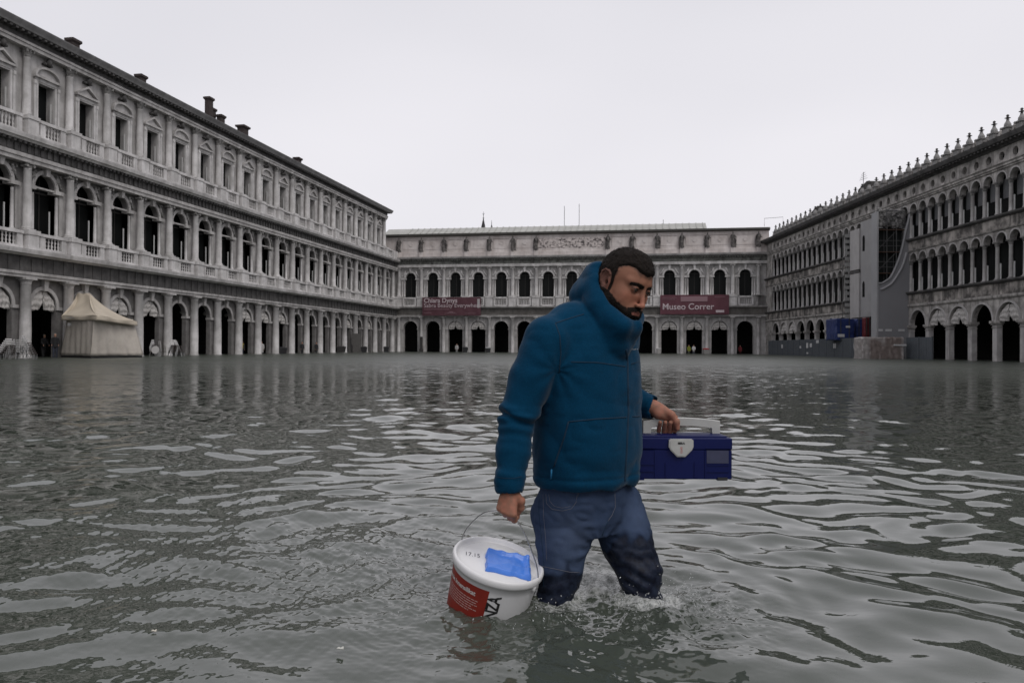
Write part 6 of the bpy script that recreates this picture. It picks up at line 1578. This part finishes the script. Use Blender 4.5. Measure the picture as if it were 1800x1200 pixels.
# ------------------------------------------------------------------ building site in front of the right building
HO = mat('blue_grey_hoarding', (.105, .118, .132), rough=.55, noise=.4, nscale=1.3, streak=.3, dark=(.06, .068, .075))
NOT = mat('white_notice', (.5, .5, .5), rough=.6)
def hoarding(a, b, n, label, h=1.95):
    a, b = np.array(a, float), np.array(b, float); d = (b - a) / n; ang = math.atan2(d[1], d[0]); L = np.linalg.norm(d)
    root = empty('hoarding', (a[0], a[1], 0), ang); tag(root, label, 'fence')
    pm = MB(); pm.box(.01, L - .01, -.02, .02, -.45, h)
    for i in range(int(L / .22)): pm.box(.06 + i * .22, .12 + i * .22, .02, .045, -.45, h - .03)
    for i in range(int(L / .22)): pm.box(.06 + i * .22, .12 + i * .22, -.045, -.02, -.45, h - .03)
    o = None; po = MB(); po.box(-.05, .05, -.06, .06, -.45, h + .05); q = None
    for i in range(n):
        if o is None: o = pm.build('panel', HO, root); q = po.build('post', mat('hoarding_post', (.07, .08, .09)), root)
        else: dup(o, root, (L * i, 0, 0)); dup(q, root, (L * i, 0, 0))
    return root, L * n
r1, L1 = hoarding((33.4, 73.3), (36.6, 109.6), 14, 'long blue grey hoarding along the water in front of the right building')
rr = random.Random(9)
for fx_, z, w, h in ((.03, .9, .3, .55), (.20, .95, .26, .5), (.36, 1.5, .3, .35), (.43, 1.05, .25, .45), (.47, .95, .25, .6), (.47, .25, .2, .2), (.55, .9, .2, .3), (.78, .9, .25, .5)):
    m = MB(); m.box(L1 * fx_, L1 * fx_ + w * 3.2, .046, .06, z, z + h); m.build('notice', NOT, r1)
r2, L2 = hoarding((36.35, 66.4), (35.9, 69.9), 2, 'short hoarding between the shrouded scaffold and the first clear arch')
# the shrouded scaffold
def build_shroud():
    root = empty('shrouded_scaffold', (34.2, 72, 0)); tag(root, 'tall scaffold wrapped in smooth grey sheeting with a big curved opening', 'scaffold')
    SH = mat('grey_sheeting', (.215, .215, .225), rough=.7, noise=.3, nscale=.35, dark=(.16, .16, .17)); SL = mat('pale_grey_sheeting', (.33, .33, .34), rough=.7, noise=.25, nscale=.5)
    def XZ(px, py): return ((px - 900) / F_PX * 72 - 34.2, CAM_H + (HOR0 + ROLL * (px - 900) - py) / F_PX * 72)
    curve = [(1544, 498), (1550, 497.5), (1556, 494), (1565, 487), (1575, 467), (1584, 442), (1592, 405), (1597, 385), (1600, 368)]
    # smooth the curve
    C2 = []
    for i in range(len(curve) - 1):
        p0, p1, p2, p3 = [np.array(curve[max(0, min(len(curve) - 1, i + k))], float) for k in (-1, 0, 1, 2)]
        for t in np.linspace(0, 1, 5)[:-1]: C2.append(.5 * ((2 * p1) + (-p0 + p2) * t + (2 * p0 - 5 * p1 + 4 * p2 - p3) * t * t + (-p0 + 3 * p1 - 3 * p2 + p3) * t ** 3))
    C2.append(np.array(curve[-1], float)); cz = [XZ(*p) for p in C2]
    m = MB(); xR = 3.15; zt = cz[-1][1]
    for (xa, za), (xb, zb) in zip(cz[:-1], cz[1:]):
        m.quad((xa, 0, -.45), (xb, 0, -.45), (xb, 0, zb), (xa, 0, za)); m.quad((xa, .3, -.45), (xb, .3, -.45), (xb, .3, zb), (xa, .3, za)); m.quad((xa, 0, za), (xb, 0, zb), (xb, .3, zb), (xa, .3, za))
    m.quad((0, 0, -.45), (cz[0][0], 0, -.45), (cz[0][0], 0, cz[0][1]), (0, 0, cz[0][1])); m.quad((cz[-1][0], 0, -.45), (xR, 0, -.45), (xR, 0, zt), (cz[-1][0], 0, zt))
    m.build('sheeting', SH, root)
    m = MB(); m.tube([(x, -.02, z) for x, z in cz], .09, 8); m.tube([(x + .35 * min(1, (z - 7) / 2), -.05, z - .55) for x, z in cz[2:22]], .11, 8); m.build('rolled_edge', SL, root, True)
    m = MB(); m.box(-.04, .0, -.003, 1.05, -.45, 13.75); m.box(-.04, .12, -.06, 0, -.45, 13.75); m.build('sheeting', SL, root)
    PI_ = mat('scaffold_tube', (.10, .10, .10), rough=.6); WD = mat('scaffold_boards', (.11, .07, .05), rough=.9)
    for z in (8.0, 10.0, 12.1):
        m = MB(); m.box(.1, 2.9, .3, 1.0, z, z + .06); m.build('platform', WD, root)
    m = MB()
    for x in (.15, 1.1, 2.0, 2.8):
        for y in (.35, .92): m.tube([(x, y, 5.5), (x, y, 14.4 - .3 * x)], .035, 6)
    for z in (7.0, 8.6, 9.1, 10.6, 11.1, 12.7, 13.2, 13.9):
        m.tube([(0, .35, z), (2.9, .35, z)], .025, 6)
    for i in range(3): m.tube([(.1, .4, 8.1 + i * 2), (2.0, .4, 10 + i * 2)], .025, 6)
    m.build('scaffold_tubes', PI_, root)
    Fq = Field((0, .1, 12.2), (3.1, 1.1, 14.6), .06); rr = random.Random(3)
    Fq.rbox((1.5, .7, 13.2), (1.35, .2, .75), np.eye(3), .05, .02)
    for i in range(60): Fq.ell((rr.uniform(.2, 2.8), rr.uniform(.4, .7), rr.uniform(12.5, 14.1)), (rr.uniform(.08, .2), .16, rr.uniform(.1, .3)), k=.03)
    Vq, Fcq = Fq.mesh(1); mesh_obj('wrapped_stonework', Vq, Fcq, mat('mixed_stone', (.34, .33, .32), noise=1.0, nscale=3.5, dark=(.03, .03, .03)), root, True)
    m = MB(); m.box(.05, 2.95, 1.06, 1.1, 5, 12.4); m.build('back_netting', mat('black_netting', (.012, .015, .014)), root)
    m = MB()
    for x in (.25, 1.1, 2.3): m.box(x - .3, x + .3, -.02, -.005, 1.95 + .6, 2.75)
    m.build('notice', NOT, root)
build_shroud()
def build_wall_covers():
    root = empty('facade_cover', (36.95, 81, 0)); tag(root, 'pale boards covering a strip of the right facade beyond the grey shroud', 'cover')
    SL = mat('pale_board', (.42, .405, .40), rough=.8, noise=.3, nscale=.8, streak=.3)
    m = MB(); m.box(-.35, 0, .05, 2.2, 4.2, 8.9); m.box(-.35, 0, .05, 2.2, 9.3, 13.6); m.build('board', SL, root)
    m = MB(); m.box(-.2, 0, -4.5, .0, 4.2, 14.2); m.build('board', mat('grey_board_cover', (.33, .325, .325), rough=.8, noise=.3, nscale=.8), root)
    for z in (5.9, 10.7):
        m = MB(); pts = [(-.95, z + .4), (-.45, z + .4)] + [(-.7 + .25 * math.cos(a), z + 1.7 + .35 * math.sin(a)) for a in np.linspace(0, math.pi, 9)]
        b = len(m.v); n = len(pts); m.v += [(-.22, y, zz) for y, zz in pts] + [(-.19, y, zz) for y, zz in pts]; m.f.append(tuple(b + i for i in range(n))); m.f.append(tuple(b + n + i for i in reversed(range(n))))
        for i in range(n): j = (i + 1) % n; m.f.append((b + i, b + j, b + n + j, b + n + i))
        m.build('window_opening', DARKIN, root)
    m = MB(); m.box(-.4, 0, -.0, 2.25, 8.95, 9.2); m.build('ledge', SOOT, root)
    r = empty('scaffold_tower', (36.5, 84.2, 0)); tag(r, 'slim chequered scaffold tower rising beside the pale boards', 'scaffold')
    m = MB()
    for x in (0, .5):
        for y in (0, .6): m.tube([(x, y, -.45), (x, y, 13.8)], .04, 6)
    m.build('scaffold_tubes', mat('scaffold_tube', (.22, .22, .22)), r)
    for i in range(17):
        q = MB(); z = 3 + i * .63; q.box(-.03, .53, -.04, .0, z, z + .36)
        if i == 0: pq = q.build('protective_pad', mat('pale_pad', (.36, .36, .35)), r)
        else: dup(pq, r, (0, 0, .63 * i))
build_wall_covers()
def bundle(px0, px1, y0, py0, py1, Y, color, label, name, seed, cat='container'):
    a, b = at(px0, py1, Y), at(px1, py0, Y); root = empty(name, ((a[0] + b[0]) / 2, Y, a[2])); tag(root, label, cat)
    w, h = (b[0] - a[0]) / 2, b[2] - a[2]; F = Field((-w - .2, -.2, -.2), (w + .2, y0 + .2, h + .2), .07)
    F.rbox((0, y0 / 2, h / 2), (w, y0 / 2, h / 2), np.eye(3), .05, .01); F.warp(lambda x, y, z: .035 * vnoise(x * 1.5, y * 1.5, z * 1.5, seed) + .02 * vnoise(x * 6, y * 6, z * 6, seed + 1), .3)
    V, Fc = F.mesh(1); mesh_obj('wrapping', V, Fc, mat(name + '_film_%d' % seed, color, rough=.35, noise=.5, nscale=1.5), root, True)
    m = MB()
    for x in (-w * .5, w * .4): m.box(x, x + .06, -.06, y0 + .06, .0, h + .05)
    m.build('strap', mat('dark_strap', (.05, .05, .05)), root); return root, w, h
r, w, h = bundle(1469, 1502, 2.5, 560, 598, 79.0, (.022, .04, .15), 'large blue wrapped container standing above the hoarding', 'wrapped_container', 1)
m = MB(); m.box(-w * .8, -w * .1, -.09, -.05, .35, .65); m.build('notice', NOT, r); m = MB(); m.box(w * .05, w * .5, -.1, -.05, 1.3, 1.5); m.build('notice', NOT, r)
r, w, h = bundle(1506, 1519, 2.0, 560, 598, 79.5, (.026, .045, .16), 'narrow blue wrapped container between the chequered tower and the red panel', 'wrapped_container', 2)
r, w, h = bundle(1520, 1531, .6, 558, 598, 77.5, (.15, .025, .03), 'dull red panel standing against the pale edge of the shroud', 'site_panel', 3, 'panel')
# plastic wrapped pallet in front of the shroud
a, b = at(1516, 629, 69), at(1590, 592, 69); root = empty('wrapped_pallet', ((a[0] + b[0]) / 2, 69, -.1)); tag(root, 'pinkish load wrapped in clear plastic standing in water before the shroud', 'pallet')
w = (b[0] - a[0]) / 2; F = Field((-w - .3, -.3, -.3), (w + .3, 2.0, 2.4), .05); F.rbox((0, .9, 1.0), (w, .9, 1.05), np.eye(3), .12, .01)
F.warp(lambda x, y, z: .05 * np.sin(x * 9 + z * 4) * vnoise(x * 2, y * 2, z * 2, 4) + .03 * vnoise(x * 8, y * 8, z * 5, 5) - .09 * sstep(np.abs(x + z * .3 - .4), -.1, .12) * 0, .25)
V, Fc = F.mesh(1); x, y, z = V.T; mask = sstep(-x, w * .55, w * .72) + sstep(x, w * .8, w * .92) + .7 * sstep(vnoise(x * 1.5, y, z * 1.5, 7), .3, .7); mask = np.clip(mask, 0, 1)[:, None]
mesh_obj('wrapping', V, Fc, mat('wrapped_load', (.3, .22, .2), rough=.3, attr='Col', noise=.4, nscale=2.2), root, True, cols=np.array((.21, .175, .16)) * (1 - mask) + np.array((.36, .34, .33)) * mask)
m = MB(); m.box(w * .45, w * 1.05, -.16, -.12, 1.28, 1.42); m.build('tape', NOT, root)

# ------------------------------------------------------------------ towers, masts and aerials beyond the roofs
t = empty('church_tower', ((848.5 - 900) / F_PX * 300, 300, -.45)); tag(t, 'dark pointed church spire rising behind the far building', 'tower')
m = MB(); m.box(-1.3, 1.3, -1.3, 1.3, 0, 46.2); m.build('shaft', mat('tower_brick', (.12, .07, .06)), t)
m = MB(); m.tbox(0, 0, 46.2, 51.3, 1.15, 1.15, .12, .12); m.build('spire', mat('dark_spire', (.03, .028, .03)), t)
m = MB(); m.lathe(0, 0, [(.1, 51.2), (.3, 51.5), (.1, 51.8), (.08, 52.6), (.22, 52.8), (.06, 53), (.05, 54)], 8); m.box(-.4, .4, -.05, .05, 53.1, 53.25); m.build('finial', mat('dark_metal', (.03, .03, .03)), t)
m = MB(); X = (863 - 900) / F_PX * 280; m.lathe(X, 280, [(.5, 40), (.35, 44.3), (.12, 45.3), (.04, 47)], 8); tag(m.build('turret', mat('dark_spire', (.03, .028, .03)), smooth=True), 'tiny dark turret just right of the church spire', 'turret')
for px, y0, y1, Y, lb in ((991, 362, 402, 135, 'tall thin mast rising left above the far roof'), (1017, 358, 402, 135, 'tall thin mast a little to the right of the other on the far roof'), (1165, 386, 402, 130, 'short thin lightning rod on the raised roof behind the head')):
    a, b = at(px, y1 + 8, Y), at(px, y0, Y); m = MB(); m.tube([tuple(a), tuple(b)], .05, 6); tag(m.build('mast', mat('mast_metal', (.2, .2, .21))), lb, 'mast')
a, b = at(1517, 335, 84), at(1517, 302, 84); m = MB(); m.tube([tuple(a), tuple(b)], .035, 6)
for i in range(4): p = a + (b - a) * (.62 + .1 * i); m.tube([(p[0] - .45 + .08 * i, p[1], p[2] - .15), (p[0] + .45 - .08 * i, p[1], p[2] + .15)], .02, 5)
tag(m.build('television_aerial', mat('mast_metal', (.2, .2, .21))), 'television aerial on the roof of the right building', 'aerial')
a = at(1343, 398, 113.5); m = MB(); m.tube([tuple(a), (a[0], a[1], a[2] + 1.2), (a[0] + 2.4, a[1] - 1, a[2] + 1.25), (a[0] + 2.4, a[1] - 1, a[2])], .03, 6)
tag(m.build('railing', mat('mast_metal', (.2, .2, .21))), 'thin metal railing on the roof in the far right corner', 'railing')

# ------------------------------------------------------------------ splash round the legs, scraps floating on the water
def build_splash():
    rs = np.random.RandomState(5); V, F = [], []
    def blob(c, r, st, dirn):
        b = len(V); n = 6; d = np.array(dirn); d = d / np.linalg.norm(d); a = np.cross(d, (0.3, 0.2, 1)); a /= np.linalg.norm(a); e = np.cross(d, a)
        for t, rr in ((-1, .05), (-.55, .8), (.1, 1), (.7, .65), (1, .05)):
            for k in range(n): q = 2 * math.pi * k / n; V.append(c + d * t * r * st + (a * math.cos(q) + e * math.sin(q)) * rr * r)
        for i in range(4):
            for k in range(n): l = (k + 1) % n; F.append((b + i * n + k, b + i * n + l, b + (i + 1) * n + l, b + (i + 1) * n + k))
    for (cx, cy, R, n, hmax) in ((LEG_A[0], LEG_A[1], .11, 160, .05), (LEG_B[0] + .04, LEG_B[1] - .05, .13, 420, .085), (.32, 2.72, .20, 260, .035), (BUCK[0], BUCK[1] - .02, .19, 130, .025), (.36, 2.98, .10, 160, .04), (-.70, 3.3, .18, 60, .02), (.62, 2.74, .12, 160, .07)):
        for _ in range(int(n * .7)):
            a = rs.uniform(0, 6.28); r = R * (1 + rs.normal(0, .28)); x, y = cx + r * math.cos(a), cy + r * math.sin(a) * .8; z = abs(rs.normal(0, hmax * .5)) + .002
            s = rs.uniform(.0007, .0021) * (1.5 if rs.rand() < .08 else 1)
            blob(np.array((x, y, z)), s, rs.uniform(1.0, 2.6), (math.cos(a) * .4, math.sin(a) * .4 + .01, rs.uniform(-.6, 1)))
    m = bpy.data.materials.new('splashing_water'); m.use_nodes = True; p = m.node_tree.nodes['Principled BSDF']
    p.inputs['Base Color'].default_value = (.75, .77, .77, 1); p.inputs['Roughness'].default_value = .08; p.inputs['IOR'].default_value = 1.33; p.inputs['Transmission Weight'].default_value = .55
    tag(mesh_obj('splash_drops', V, F, m, smooth=True), 'drops and flecks of water thrown up round the legs and the bucket', kind='stuff')
build_splash()
def scrap(px, py, label, color, s):
    Y = CAM_H * F_PX / (py - HOR0 - ROLL * (px - 900)); x = (px - 900) / F_PX * Y
    V, F = grid_patch((-s, -s * .6, 0), (s, -s * .5, .0), (s * .8, s * .6, 0), (-s * .9, s * .5, 0), 6, 4, lambda u, v: .004 * math.sin(u * 5) * math.sin(v * 4)); o = mesh_obj('leaf', V, F, mat('scrap_%d' % int(color[0] * 1000), color, rough=.6), None, True); solid(o, .0012)
    o.location = (x, Y, .016); tag(o, label, 'leaf')
scrap(275, 1115, 'small pale leaf floating near the bottom left of the photo', (.55, .52, .45), .008)
scrap(602, 1146, 'small curled pale leaf floating below and left of the bucket', (.5, .5, .46), .011)
